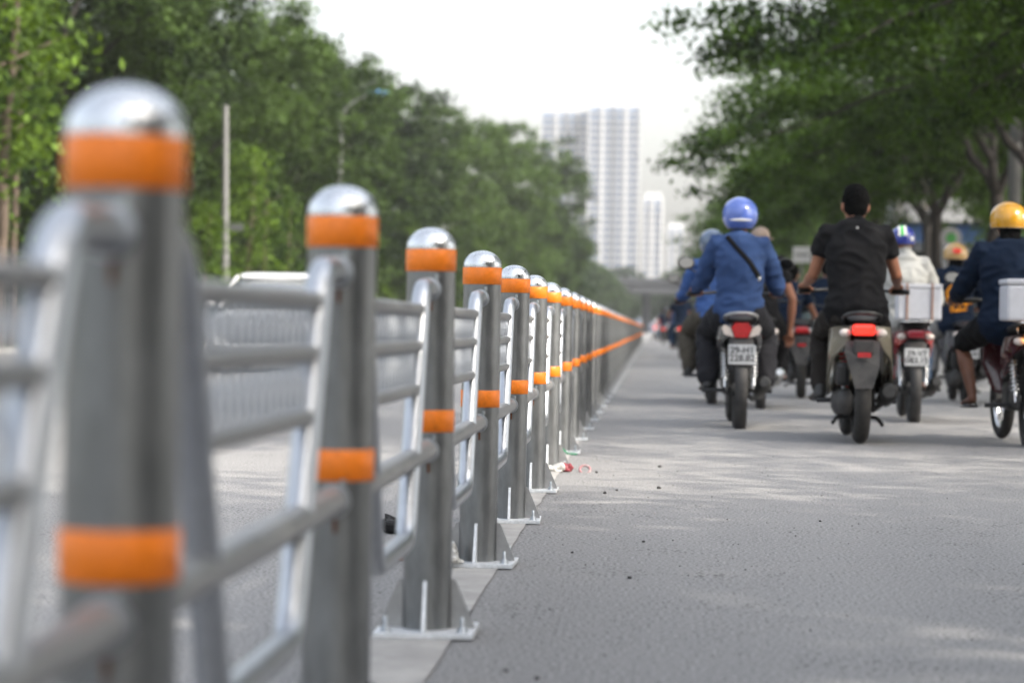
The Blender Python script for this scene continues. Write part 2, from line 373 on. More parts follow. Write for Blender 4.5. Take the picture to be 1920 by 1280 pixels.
def make_panel(kind):
    t = thing('guard_rail', 'x', 'guard rail'); L_ = FS
    pts = fillet([(0, PR - .004, ZT), (0, .262, ZT), (0, .53, ZB), (0, L_ - .53, ZB), (0, L_ - .262, ZT), (0, L_ - PR + .004, ZT)], .055)
    link('frame_tube', MB().tube(pts, .0215, 16), M_tube, t)
    link('middle_rail', MB().tube([(0, PR - .004, ZM), (0, L_ - PR + .004, ZM)], .0235, 16), M_rail, t)
    for z in ZR: link('rail', MB().tube([(0, yl(z) + .008, z), (0, L_ - yl(z) - .008, z)], .0135, 10), M_rail, t)
    for (y, z, r) in ((PR, ZT, .027), (L_ - PR, ZT, .027), (PR, ZM, .028), (L_ - PR, ZM, .028)):
        sg = 1 if y < .5 else -1
        c = link('collar', MB().tube([(0, y - .006 * sg, z), (0, y + .017 * sg, z)], r, 16), M_tube, t)
        link('pin', MB().tube([(.016, y + .011 * sg, z + r - .004), (.016, y + .011 * sg, z + r + .008)], .0045, 6), M_bolt, c)
        link('pin', MB().tube([(.004, y + .012 * sg, z - r + .004), (.004, y + .012 * sg, z - r - .022)], .003, 6), M_rust, c)
    for z in ZR[1:2]: link('weld', MB().ell((.004, L_ - yl(z) - .012, z - .008), (.016, .014, .014), 8, 6), M_rust, t)
    strips = ((ZR[0], ZR[1]), (ZR[1], ZR[2]))
    allg = MB()
    for (za, zb) in strips:
        y = yl(zb) + .045; y1 = L_ - yl(zb) - .03; k = 0; h = za - zb - .026
        me = None
        while y < y1:
            sgn = 1 if k % 2 else -1; b = MB().tube([(0, -sgn * .017, -h / 2), (0, sgn * .017, h / 2)], .0040, 6)
            zc = (za + zb) / 2
            if kind == 'near': link('grille_bar', b, M_bar, t, (0, y, zc))
            else: allg.add([(p[0], p[1] + y, p[2] + zc) for p in b.v], b.f)
            y += .031; k += 1
    if kind != 'near': link('grille', allg, M_bar, t, kind='stuff')
    return t
pn, pf = make_panel('near'), make_panel('far'); usedn = usedf = False
plab2 = {0: 'blurred end of the nearest fence panel at the left picture edge, bright bent tube',
         1: 'grey grille fence panel between the nearest post and the second post',
         2: 'grille fence panel between second and third orange banded posts',
         3: 'grille fence panel between third and fourth orange banded posts',
         4: 'narrow seen grille panel between fourth and fifth orange banded posts'}
for n in range(0, NP - 1):
    if n < 4: o = pn if not usedn else copy_tree(pn); usedn = True
    else: o = pf if not usedf else copy_tree(pf, skip=('pin', 'weld') if n > 12 else ()); usedf = True
    o.location = (FX, FY0 + FS * n, 0); o['group'] = 'steel grille panels between the fence posts'
    o['label'] = plab2.get(n) or (f'foreshortened tube panel just beyond the {ordw[n]} orange banded post' if n < 13 else 'distant tube panel hidden among the packed far posts of the fence')

# ------------------------------------------------------------------ vegetation
def leaf_mesh(name, centres, per, size, spread, m, droop=0., up=.3, seed=0, aspect=.55):
    g = np.random.default_rng(seed); c = np.repeat(np.asarray(centres), per, axis=0); N = len(c)
    p = c + g.normal(size=(N, 3)) * np.asarray(spread); p[:, 2] -= np.abs(g.normal(size=N)) * droop
    a = g.normal(size=(N, 3)); a /= np.linalg.norm(a, axis=1)[:, None]
    nrm = g.normal(size=(N, 3)); nrm[:, 2] += up * 2; b = np.cross(nrm, a); b /= np.linalg.norm(b, axis=1)[:, None] + 1e-9
    s = size * g.uniform(.6, 1.35, N)[:, None]
    v = np.empty((N, 4, 3)); v[:, 0] = p - a * s * .5; v[:, 1] = p + b * s * aspect * .5; v[:, 2] = p + a * s * .5; v[:, 3] = p - b * s * aspect * .5
    me = bpy.data.meshes.new(name); me.vertices.add(N * 4); me.vertices.foreach_set('co', v.reshape(-1)); me.loops.add(N * 4); me.loops.foreach_set('vertex_index', np.arange(N * 4, dtype=np.int32))
    me.polygons.add(N); me.polygons.foreach_set('loop_start', np.arange(0, N * 4, 4, dtype=np.int32)); me.polygons.foreach_set('loop_total', np.full(N, 4, dtype=np.int32)); me.update(calc_edges=True); me.validate()
    me.materials.append(m); return me
def limb_path(a, b, seed, sag=.3, n=6):
    g = random.Random(seed); a = Vector(a); b = Vector(b); out = []
    for i in range(n + 1):
        t = i / n; p = a.lerp(b, t); k = math.sin(math.pi * t); p += Vector((g.uniform(-1, 1), g.uniform(-1, 1), g.uniform(-.2, 1))) * k * sag * .35
        out.append(p)
    return out
def make_broad(seed, H=14, R=5., base=5.3, trunk=.24, m=M_leafL, lobes=14, per=105, clumps=26, leaf=.21, spread=.31):
    g = np.random.default_rng(seed); L = []
    for i in range(lobes):
        t = (i + .5) / lobes; z = base + (H - base) * (.08 + .86 * t); rr = R * math.sin(math.pi * (.12 + .80 * t)) ** .7 * g.uniform(.45, .85); a = i * 2.4 + g.uniform(-.5, .5)
        L.append((rr * math.cos(a), rr * math.sin(a), z, g.uniform(1.25, 2.7) * R / 5))
    cs = []
    for (x, y, z, r) in L:
        d = g.normal(size=(clumps, 3)); d /= np.linalg.norm(d, axis=1)[:, None]; d[:, 2] = d[:, 2] * .75 + .1
        cs.append(np.array([x, y, z]) + d * r * g.uniform(.72, 1.08, (clumps, 1)))
    crown = leaf_mesh('crown', np.vstack(cs), per, leaf, (spread, spread, spread * .5), m, .22, up=1.1, seed=seed)
    t = MB(); top = (g.uniform(-.3, .3), g.uniform(-.3, .3), H * .72)
    t.tube(limb_path((0, 0, -.1), top, seed, .8, 8), [trunk * (1.25 - .11 * i) for i in range(9)], 10)
    for i, (x, y, z, r) in enumerate(L):
        if i % 2 == 0: s = min(H * .6, max(base * .8, z - 1.8)); t.tube(limb_path((top[0] * s / H, top[1] * s / H, s), (x, y, z), seed + i, .6, 5), [trunk * .42, trunk * .36, trunk * .3, trunk * .22, trunk * .15, trunk * .08], 7)
    tm = t.mesh('trunk'); tm.materials.append(M_bark); return tm, crown
def make_umbrella(seed, H=11, R=8., fork=4.8, trunk=.23):
    g = np.random.default_rng(seed); L = []; n = 22
    for i in range(n):
        t = (i + .5) / n; rr = R * t ** .6 * g.uniform(.86, 1.08); a = i * 2.39996 + g.uniform(-.3, .3)
        z = H - 1.2 - 3.4 * (rr / R) ** 2 + g.uniform(-1.1, .5); L.append((rr * math.cos(a), rr * math.sin(a), z, g.uniform(1.5, 2.3)))
    cs = []
    for (x, y, z, r) in L:
        k = 24; d = g.normal(size=(k, 3)); d /= np.linalg.norm(d, axis=1)[:, None]; d *= g.uniform(.45, 1.1, (k, 1)); d[:, 2] *= .42
        cs.append(np.array([x, y, z]) + d * r)
    # thin feathery sprays reaching out past the crown edge
    sp = []; t = MB()
    for i in range(26):
        a = g.uniform(0, 6.283); r1 = R * g.uniform(1.0, 1.22); z = H - 5.2 + g.uniform(-1.2, 1.8)
        a0 = np.array([R * .72 * math.cos(a), R * .72 * math.sin(a), z + .8]); a1 = np.array([r1 * math.cos(a + g.uniform(-.1, .1)), r1 * math.sin(a), z - .4])
        for q in np.linspace(0.1, 1, 7): sp.append(a0 + (a1 - a0) * q + g.normal(size=3) * .18)
        t.tube(limb_path(a0, a1, seed + 50 + i, .3, 4), [.035, .03, .022, .015, .008], 5)
    crown = leaf_mesh('crown', np.vstack(cs + [np.array(sp)]), 74, .17, (.32, .32, .11), M_leafR, .10, up=.8, seed=seed)
    fk = Vector((g.uniform(-.3, .3), g.uniform(-.3, .3), fork))
    t.tube(limb_path((0, 0, -.1), fk, seed, .5, 6), [trunk * k for k in (1.35, 1.12, 1.03, 1, .97, .95, .95)], 12)
    for j in range(5):
        a = j * 1.2566 + g.uniform(-.3, .3); mid = Vector((R * .26 * math.cos(a), R * .26 * math.sin(a), H * .70)); t.tube(limb_path(fk, mid, seed + j, .5, 6), [trunk * k for k in (.68, .6, .54, .5, .46, .42, .38)], 9)
        for i, (x, y, z, r) in enumerate(L):
            if i > 3 and abs(((math.atan2(y, x) - a + math.pi) % (2 * math.pi)) - math.pi) < .63: t.tube(limb_path(mid, (x, y, z), seed + i * 7, .7, 5), [trunk * k for k in (.34, .28, .23, .18, .12, .06)], 6)
    tm = t.mesh('trunk'); tm.materials.append(M_bark); return tm, crown
def make_young(seed, H=6.5, R=1.6, base=2.2):
    g = np.random.default_rng(seed); n = 30; t = MB(); cs = []
    for i in range(n):
        q = i / n; z = base + (H - base) * q; r = R * (1 - q * .75) * g.uniform(.3, 1.0); a = i * 2.4; cs.append((r * math.cos(a), r * math.sin(a), z))
        if i % 5 == 0: t.tube([(0, 0, z - .5), (r * math.cos(a), r * math.sin(a), z)], [.025, .01], 5)
    t.tube(limb_path((0, 0, -.1), (g.uniform(-.5, .5), g.uniform(-.3, .3), H * .93), seed, .25, 7), [.10, .085, .08, .07, .06, .05, .035, .02], 8)
    crown = leaf_mesh('crown', cs, 90, .16, (.24, .24, .15), M_leafY, .15, up=.6, seed=seed)
    tm = t.mesh('trunk'); tm.materials.append(M_barkp); return tm, crown
def plant(kind, x, y, s, label, group, rz=None, sz=1., name='broadleaf_tree', cat='tree', z=.1):
    tm, cm = kind; r = thing(name, label, cat, (x, y, z), random.uniform(0, 6.28) if rz is None else rz, group)
    r.scale = (s, s, s * sz); link('trunk', tm, None, r); link('crown', cm, None, r); return r
broad = [make_broad(11), make_broad(23, R=5.6, H=13.5), make_broad(37, R=4.6, H=14.5)]
back = [make_broad(61, base=.4, lobes=19, clumps=22, per=90, leaf=.24, spread=.30), make_broad(67, R=5.6, base=.6, lobes=19, clumps=22, per=90, leaf=.24, spread=.30)]
umb = [make_umbrella(5), make_umbrella(17, R=8.6), make_umbrella(29, H=11.5, R=7.6)]
young = [make_young(3), make_young(8, H=7.5, R=1.9), make_young(15, H=5.2, R=1.5, base=1.4)]
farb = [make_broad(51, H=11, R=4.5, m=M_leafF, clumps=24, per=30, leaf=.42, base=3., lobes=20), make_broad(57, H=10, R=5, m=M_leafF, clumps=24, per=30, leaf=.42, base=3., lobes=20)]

# left row of big trees beyond the opposite carriageway (x, y, scale, vertical scale)
ORD = ['nearest', 'second nearest', 'third nearest', 'fourth nearest', 'fifth nearest', 'sixth nearest', 'seventh nearest', 'eighth nearest', 'ninth nearest', 'tenth nearest', 'eleventh nearest', 'twelfth nearest', 'thirteenth nearest', 'third last', 'second last', 'last', 'very last', 'hindmost', 'outermost']
gl = 'big broadleaf trees behind the opposite carriageway'
LT = [(-19.5, 38, 1.0, 1.15), (-20.5, 47, 1.05, 1.15), (-19.0, 56, 1.05, 1.12), (-20, 65, 1.1, 1.12), (-18.4, 74, 1.05, 1.02), (-18.8, 84, 1.06, .98), (-18.4, 94, 1.05, .97), (-17.5, 105, 1.0, .98),
      (-17.4, 117, 1.05, .97), (-16.7, 130, 1.0, 1.04), (-16.4, 144, 1.05, 1.0), (-15.4, 160, 1.0, 1.10), (-14.8, 177, 1.08, 1.04), (-12.6, 195, 1.15, 1.07), (-10.6, 220, 1.16, 1.06), (-13.5, 240, 1.05, 1.0)]
for i, (x, y, s, sz) in enumerate(LT):
    lab = f'{ORD[i]} tall dense tree of the left row, ' + ('behind the young trees at far left' if i < 4 else 'reaching the picture top' if i < 8 else 'rounded against the white sky' if i < 13 else 'beside the hazy white tower')
    plant(broad[i % 3] if i < 8 else back[i % 2], x, y, s, lab, gl, sz=sz)
for i in range(17):
    plant(back[i % 2], -27 - (i % 3) * 1.5, 42 + i * 10.5, 1.05, f'{ORD[i]} dark tree of the second rank behind the left tree row', 'second rank of trees on the left')
# young bright trees with thin trunks on the verge
YT = [(-12.9, 47, 1.45, 0), (-14.2, 53, 1.1, 1), (-13.8, 60, .85, 2), (-13.1, 70, .8, 2), (-13.2, 78, 1.0, 0), (-13.4, 83, .9, 1), (-13.9, 91, .85, 0), (-13.6, 99, 1.0, 2), (-14, 110, .85, 1),
      (-14.6, 124, .9, 0), (-14, 140, .9, 1), (-13.4, 160, 1.1, 2), (-13.2, 182, 1.0, 1), (-13, 205, 1.2, 2), (-12.8, 228, 1.1, 0), (-12.9, 250, 1.1, 1), (-12.6, 268, 1.3, 2)]
for i, (x, y, s, k) in enumerate(YT):
    plant(young[k], x, y, s, ('slender young tree with thin brown trunk at the left picture edge' if i == 0 else f'{ORD[i]} slender bright green young tree of the left verge row' if i < 13 else 'slender bright tree far along the left verge above the packed posts'), 'young trees on the left verge', name='young_tree')
for i in range(26):
    x = -15.2 - random.random() * 1.6
    plant(young[2], x, 45 + i * 7.5, random.uniform(.42, .62), (f'{ORD[i]} low leafy shrub on the left verge under the tall trees' if i < 14 else 'low leafy shrub far down the left verge, lost behind the packed posts'), 'shrubs on the left verge', name='shrub', cat='shrub', sz=.8)
# far ends of the road
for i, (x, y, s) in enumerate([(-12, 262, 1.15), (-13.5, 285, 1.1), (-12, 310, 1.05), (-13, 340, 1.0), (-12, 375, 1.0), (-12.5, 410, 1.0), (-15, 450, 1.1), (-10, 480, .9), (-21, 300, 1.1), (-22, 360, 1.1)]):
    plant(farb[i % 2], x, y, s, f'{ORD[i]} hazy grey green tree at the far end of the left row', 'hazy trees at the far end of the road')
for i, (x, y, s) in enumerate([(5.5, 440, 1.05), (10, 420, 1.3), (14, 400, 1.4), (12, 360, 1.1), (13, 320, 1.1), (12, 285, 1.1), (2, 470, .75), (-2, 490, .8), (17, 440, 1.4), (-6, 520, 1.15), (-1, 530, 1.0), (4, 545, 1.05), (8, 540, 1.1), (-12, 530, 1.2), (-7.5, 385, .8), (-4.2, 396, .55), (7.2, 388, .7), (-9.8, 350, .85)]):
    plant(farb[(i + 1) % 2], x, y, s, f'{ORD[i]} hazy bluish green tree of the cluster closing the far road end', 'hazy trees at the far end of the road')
# right row: spreading street trees whose crowns shade the road
RT = [(10.6, -14), (10.4, -6), (9.9, .2), (10.3, 19), (10.9, 29.5), (10.4, 42), (10.8, 53), (10.3, 65), (10.7, 76.5), (10.2, 87), (10.9, 98), (10.5, 110), (10.7, 124), (10.2, 139), (10.6, 156), (10.4, 176), (10.6, 200), (10.4, 228), (10.8, 258)]
for i, (x, y) in enumerate(RT):
    lab = 'spreading tree beside the camera on the right, outside the picture' if i < 3 else f'{ORD[i - 3]} spreading dark tree of the right roadside row' if i < 15 else 'spreading tree at the far hazy end of the right roadside row'
    plant(umb[i % 3], x, y, (1.0 if y < 80 else .80) + (i * 37 % 7) * .015, lab, 'spreading street trees on the right pavement', rz=i * 1.3, sz=1.0 if y < 80 else 1.16, name='street_tree', z=.12)
for i, (x, y) in enumerate([(15, -11), (14.5, -4.5), (13.2, 2.6), (12.8, -9), (10.2, -1.8)]):  # extra unseen trees, added to close sun gaps on the near road
    plant(back[i % 2], x, y, .9, 'dense unseen tree added beside the camera to deepen shade on the near road', 'unseen shade trees added beside the camera', sz=.85)
for i in range(16):
    plant(back[i % 2], 22 + (i % 4) * 2.2, 60 + i * 13, .85, f'{ORD[i]} bushy tree behind the right pavement', 'trees behind the right pavement')
for i, (x, y) in enumerate([(13, 66), (14.5, 80), (14.2, 101), (12.8, 128), (12.4, 148), (12.2, 168), (12, 190), (15.5, 118), (14.6, 136)]):
    plant(young[i % 2], x, y, 1.0 if i < 3 else 1.55, f'{ORD[i]} light green slim tree behind the dark trunks on the right', 'slim trees behind the right pavement', name='young_tree', z=.12)

# ------------------------------------------------------------------ buildings
M_tw = mat('tower_render', (.38, .385, .39), .8, var=.05, vscale=.05)
M_tg = mat('tower_glass', (.08, .115, .19), .25, spec=.6)
M_tb = mat('tower_blue_band', (.07, .13, .24), .5)
def X_at(px, Y, py=400): return (px - 1221 - (617 - py) * .0167) * Y / 4533 * 1.0
def tower(label, cat_name, x0, x1, y, h, depth, bays, floors, z0=6):
    t = thing(cat_name, label, 'tower block', ((x0 + x1) / 2, y, 0)); cx = (x0 + x1) / 2
    link('wall', MB().box((0, depth / 2, h / 2), (x1 - x0, depth, h)), M_tw, t)
    link('roof', MB().box((0, depth / 2, h + 1.6), ((x1 - x0) * .8, depth * .7, 3.2)).box((0, depth / 2, h + .5), ((x1 - x0) * .96, depth * .97, 1.0)), M_tw, t)
    fh = (h - z0) / floors; g = {}
    for (a, b) in bays:
        wd = b - a
        me = MB().box((0, 0, 0), (wd, .3, fh * .52)).mesh('window'); me.materials.append(M_tg)
        bal = MB().box((0, 0, 0), (wd + .3, 1.1, .5)).mesh('balcony_slab'); bal.materials.append(M_tw)
        for k in range(floors):
            z = z0 + fh * (k + .45); top = k >= floors - 2
            wm = me
            if top:
                if 'top%s' % a not in g: mm = me.copy(); mm.materials.clear(); mm.materials.append(M_tb); g['top%s' % a] = mm
                wm = g['top%s' % a]
            link('window', wm, None, t, ((a + b) / 2 - cx, -.12, z)); link('balcony_slab', bal, None, t, ((a + b) / 2 - cx, -.5, z - fh * .46))
    for (a, b) in bays:
        for q in (a - .4, b + .4): link('pier', MB().box((q - cx, -.6, h / 2), (.7, 1.3, h)), M_tw, t)
    return t
X = lambda px: X_at(px, 1100)
tower('hazy white high rise with two blue topped shafts above the left trees, its right shaft', 'high_rise', X(1101), X(1197), 1100, 101.5, 22, [(X(1103), X(1124)), (X(1130), X(1148)), (X(1151), X(1168)), (X(1175), X(1195))], 30)
tower('hazy white high rise shaft just left of the tallest tower, blue top band', 'high_rise', X(1010), X(1098), 1108, 99.5, 22, [(X(1012), X(1036)), (X(1042), X(1058)), (X(1062), X(1078)), (X(1082), X(1097))], 30)
tower('faint far high rise peeking out left of the white towers', 'high_rise', X(982), X(1012), 1250, 108, 20, [(X(988), X(1006))], 24)
tower('pale cream block lower right of the white high rise', 'tower_block', X(1205), X(1243), 1050, 57, 18, [(X(1209), X(1218)), (X(1226), X(1238))], 17)
tower('very faint pale block near the horizon left of the blue helmet', 'tower_block', X(1256), X(1296), 1300, 55, 20, [(X(1262), X(1272)), (X(1280), X(1290))], 14)
# flyover across the far road
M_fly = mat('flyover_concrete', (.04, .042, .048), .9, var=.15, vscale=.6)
t = thing('flyover', 'dark flyover deck on piers crossing the far end of the road', 'flyover', (2, 400, 0))
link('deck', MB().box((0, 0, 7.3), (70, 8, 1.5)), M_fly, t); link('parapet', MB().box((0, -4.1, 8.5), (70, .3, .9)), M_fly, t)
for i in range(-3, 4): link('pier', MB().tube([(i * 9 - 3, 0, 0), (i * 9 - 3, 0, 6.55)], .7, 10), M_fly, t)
t = thing('shop_building', 'long pale low building under the far flyover', 'building', (3, 500, 0))
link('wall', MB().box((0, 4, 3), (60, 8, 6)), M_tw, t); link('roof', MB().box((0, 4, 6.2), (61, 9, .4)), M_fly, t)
for i in range(22): link('shutter', MB().box((-28 + i * 2.7, -.08, 1.7), (1.9, .16, 2.8)), M_tb if i % 3 else M_tg, t)
# shop front on the right pavement
M_awn = mat('white_awning', (.34, .35, .37), .6, var=.1, vscale=1.5); M_blue = mat('blue_fascia', (.06, .14, .36), .5, var=.15, vscale=2)
M_shopw = mat('shop_wall', (.28, .31, .35), .7, var=.2, vscale=1)
t = thing('shop_building', 'low shop with white sloping awning and blue fascia behind the right trees', 'building', (17.5, 112, .12))
link('wall', MB().box((0, 6, 2.9), (13, 12, 5.8)), M_shopw, t)
link('fascia', MB().box((0, -.2, 5.2), (12.6, .3, .8), bev=.02), M_blue, t)
link('awning', MB().prism([(-6.6, 5.7), (6.6, 5.7), (6.6, 7.6), (1.5, 7.1), (-6.6, 6.6)], 3.0, 'y', .6), M_awn, t)
for i in range(6):
    wn = link('window', MB().box((-5.2 + i * 2.1, -.04, 2.6), (1.8, .1, 3.6)), M_glassdark, t)
    link('window_frame', MB().box((-5.2 + i * 2.1, -.1, 4.46), (1.95, .12, .1)).box((-6.17 + i * 2.1, -.1, 2.6), (.08, .12, 3.8)), M_awn, wn)
t = thing('wall', 'grey wall with faded panels along the right pavement behind the riders', 'wall', (19, 150, .12)); link('wall_body', MB().box((0, 0, 1.6), (.3, 60, 3.2)), M_shopw, t)
for i in range(20): link('coping_stone', MB().box((0, -28.5 + i * 3, 3.25), (.42, 2.9, .1), bev=.01), M_kerb, t)
# boundary railing with pickets on the left verge
t = thing('verge_railing', 'low pale picket railing on the left verge beyond the far kerb', 'railing', (-15.6, 48, .1)); me = MB().box((0, 0, .45), (.035, .035, .9)).mesh('picket'); me.materials.append(M_conc)
for i in range(110): link('picket', me, None, t, (0, i * .2 - 2, 0))
link('rail', MB().box((.02, 9, .75), (.03, 22, .05)).box((.02, 9, .2), (.03, 22, .05)), M_conc, t)

# ------------------------------------------------------------------ poles and signs
t = thing('street_lamp', 'street lamp with small blue head poking out of the left tree crowns', 'street lamp', (-14.6, 112, .1))
link('pole', MB().tube(fillet([(0, 0, 0), (0, 0, 10.6), (1.3, -.4, 11.3)], .8, 8), [.11, .06], 10), M_conc, t)
link('lamp_head', MB().ell((1.75, -.4, 11.35), (.52, .2, .15)), mat('blue_lamp_head', (.05, .16, .34), .4), t)
t = thing('utility_pole', 'pale grey concrete pole standing between young trees on the left verge', 'pole', (-12.95, 73, .1)); link('shaft', MB().tube([(0, 0, 0), (-.1, 0, 7.2)], [.12, .085], 10), M_conc, t)
link('sign_plate', MB().box((.30, -.08, 3.5), (.42, .03, .22), bev=.01), mat('grey_sign', (.06, .065, .06), .6), t)
t = thing('utility_pole', 'tall grey utility pole above the yellow helmet rider', 'pole', (8.9 + .9, 66.5, .12)); link('shaft', MB().tube([(0, 0, 0), (0, 0, 10)], [.20, .15], 12), M_conc, t)
for i in range(3): link('crossarm', MB().box((0, -.18, 7.6 + i * .55), (1.4, .08, .08)), M_engine, t)
t = thing('round_sign', 'round grey traffic sign with green centre behind the white jacket rider', 'sign', (9.15, 75, .12)); link('pole', MB().tube([(0, .06, 0), (0, .06, 3.9)], .04, 8), M_conc, t)
link('sign_face', MB().tube([(0, 0, 3.55), (0, .03, 3.55)], .33, 32), mat('sign_grey', (.28, .28, .29), .5), t); link('sign_emblem', MB().tube([(0, -.008, 3.55), (0, 0, 3.55)], .16, 24), mat('sign_green', (.06, .26, .06), .5), t)
t = thing('direction_sign', 'small white sign board on a post between the blue and black shirt riders', 'sign', (6.9 + .15, 115, 0)); link('post', MB().tube([(0, .05, 0), (0, .05, 4.7)], .05, 8), M_conc, t)
link('board', MB().box((0, 0, 4.35), (.85, .04, .75), bev=.01), mat('sign_white', (.5, .5, .5), .5), t); link('band', MB().box((0, -.024, 4.35), (.6, .01, .12)), M_conc, t)
t = thing('overhead_sign', 'long thin grey overhead sign arm right of the black haired head', 'sign', (10.0, 100, .12)); link('pole', MB().tube([(0, 0, 0), (0, 0, 6.2)], .11, 10), M_conc, t)
link('arm', MB().tube([(0, 0, 6.0), (-2.4, 0, 6.0)], .05, 8), M_conc, t); link('panel', MB().box((-1.2, -.08, 6.1), (1.7, .05, .34), bev=.01), mat('grey_sign2', (.2, .21, .2), .6), t)
t = thing('globe_lamp', 'pale globe lamp among the trunks above the green striped helmet', 'street lamp', (10.3, 92, .12)); link('pole', MB().tube([(0, 0, 0), (0, 0, 5.3)], .05, 8), M_engine, t); link('globe', MB().ell((0, 0, 5.5), (.22, .22, .22)), mat('globe_white', (.75, .68, .62), .3), t)

# ------------------------------------------------------------------ wheels, cars
def wheel(parent, name, y, R, wd, rimmat=M_engine, z=None, x=0, spokes=5, steer=0.):
    z = R if z is None else z
    o = link(name, MB().torus((0, 0, 0), R - wd * .52, wd * .52, 'x', 40, 12, wd * .5), M_tyre, parent, (x, y, z)); o.rotation_euler[2] = steer
    rim = MB().torus((0, 0, 0), R - wd * 1.02, wd * .14, 'x', 36, 8, wd * .33)
    for k in range(spokes):
        a = 2 * math.pi * k / spokes + .3; rim.tube([(0, .03 * math.cos(a), .03 * math.sin(a)), (0, (R - wd) * math.cos(a), (R - wd) * math.sin(a))], [.016, .010], 6)
    link('rim', rim, rimmat, o); link('hub', MB().tube([(-.055, 0, 0), (.055, 0, 0)], .05, 14), M_engine, o)
    return o
def car(label, x, y, rz, pm, toward=False, group=None, lights=True):
    """+Y is the front of the car"""
    t = thing('parked_car' if False else 'car', label, 'car', (x, y, 0), rz, group); W = .88
    def sec(yy, w_, zb, zt, n=20, e=4.):
        out = []
        for j in range(n):
            a = 2 * math.pi * j / n; cx, sx = math.cos(a), math.sin(a)
            out.append((w_ * math.copysign(abs(cx) ** (2 / e), cx), yy, (zb + zt) / 2 + (zt - zb) / 2 * math.copysign(abs(sx) ** (2 / e), sx)))
        return out
    def loft(secs):
        n = len(secs[0]); v = [p for s_ in secs for p in s_]; f = [(i * n + j, i * n + (j + 1) % n, (i + 1) * n + (j + 1) % n, (i + 1) * n + j) for i in range(len(secs) - 1) for j in range(n)]
        f = [tuple(reversed(q)) for q in f]; return MB().add(v, f).add(secs[0], [tuple(range(n))]).add(secs[-1], [tuple(reversed(range(n)))])
    b = loft([sec(-2.2, .70, .42, .78), sec(-2.12, .82, .28, .95), sec(-1.7, W, .22, 1.0), sec(-.6, W, .2, .97), sec(.9, W, .2, .94), sec(1.6, W, .22, .86), sec(2.1, .80, .27, .72), sec(2.22, .66, .36, .62)])
    link('body', b, pm, t)
    link('greenhouse', loft([sec(-1.95, .66, .90, .98), sec(-1.25, .70, .88, 1.40), sec(-.5, .71, .86, 1.455), sec(.15, .70, .86, 1.43), sec(1.05, .68, .86, .98)]), mat('car_glass', (.09, .10, .105), .12, spec=.8), t)  # glass base colour lifted to grey, standing in for reflected sky
    link('roof', loft([sec(-1.36, .60, 1.385, 1.41, e=5), sec(-1.1, .64, 1.39, 1.45, e=5), sec(-.5, .655, 1.41, 1.485, e=5), sec(.1, .645, 1.40, 1.46, e=5), sec(.27, .60, 1.37, 1.40, e=5)]), pm, t)
    for sx in (-1, 1):
        link('pillar', MB().tube([(sx * .66, .22, 1.40), (sx * .78, 1.12, .93)], .032, 6), pm, t); link('pillar', MB().tube([(sx * .66, -1.3, 1.40), (sx * .74, -1.98, .95)], .045, 6), pm, t)
        link('mirror', MB().ell((sx * .98, .72, .99), (.11, .06, .075), 10, 7), pm, t)
        link('headlight', MB().ell((sx * .62, 2.08, .63), (.17, .12, .07), 12, 8), M_clear, t)
        link('tail_light', MB().box((sx * .66, -2.1, .80), (.28, .16, .15), bev=.03), M_redlit if lights else M_redoff, t)
        for yy in (-1.38, 1.35): wheel(t, 'wheel', yy, .31, .19, M_chrome, x=sx * .78)
    link('bumper', MB().box((0, -2.2, .42), (1.45, .1, .2), bev=.03), M_black, t); link('licence_plate', MB().box((0, -2.225, .66), (.42, .02, .14)), M_plate, t)
    link('grille', MB().box((0, 2.2, .5), (.9, .06, .14), bev=.02), M_black, t); link('antenna', MB().ell((0, -1.1, 1.49), (.018, .05, .04), 8, 6), M_black, t)
    return t
car('white sedan, its roof and glass showing above the grille between nearest and second posts', -5.55, 36.2, math.pi, paint('white_paint', (.5, .5, .5)))
car('far red car with lit tail lights at the end of the fence', 1.2, 150, 0, paint('red_paint', (.35, .03, .03)), group='distant cars in the traffic ahead')
car('far silver car with tail lights glowing beside the packed posts', -.0 + .95, 172, 0, paint('silver_paint', (.45, .45, .47)), group='distant cars in the traffic ahead')
car('far dark car between the distant tail lights, just left of the riders', 3.6, 185, 0, paint('dark_paint', (.04, .05, .07)), group='distant cars in the traffic ahead')
car('farthest pale car ahead close to the flyover', 1.5, 215, 0, M_awn, group='distant cars in the traffic ahead')
car('oncoming grey car far down the opposite carriageway', -4.5, 120, math.pi, MATS['silver_paint'], group='cars on the opposite carriageway')
car('oncoming white car far down the opposite carriageway near the third post', -7.5, 160, math.pi, MATS['white_paint'], group='cars on the opposite carriageway')

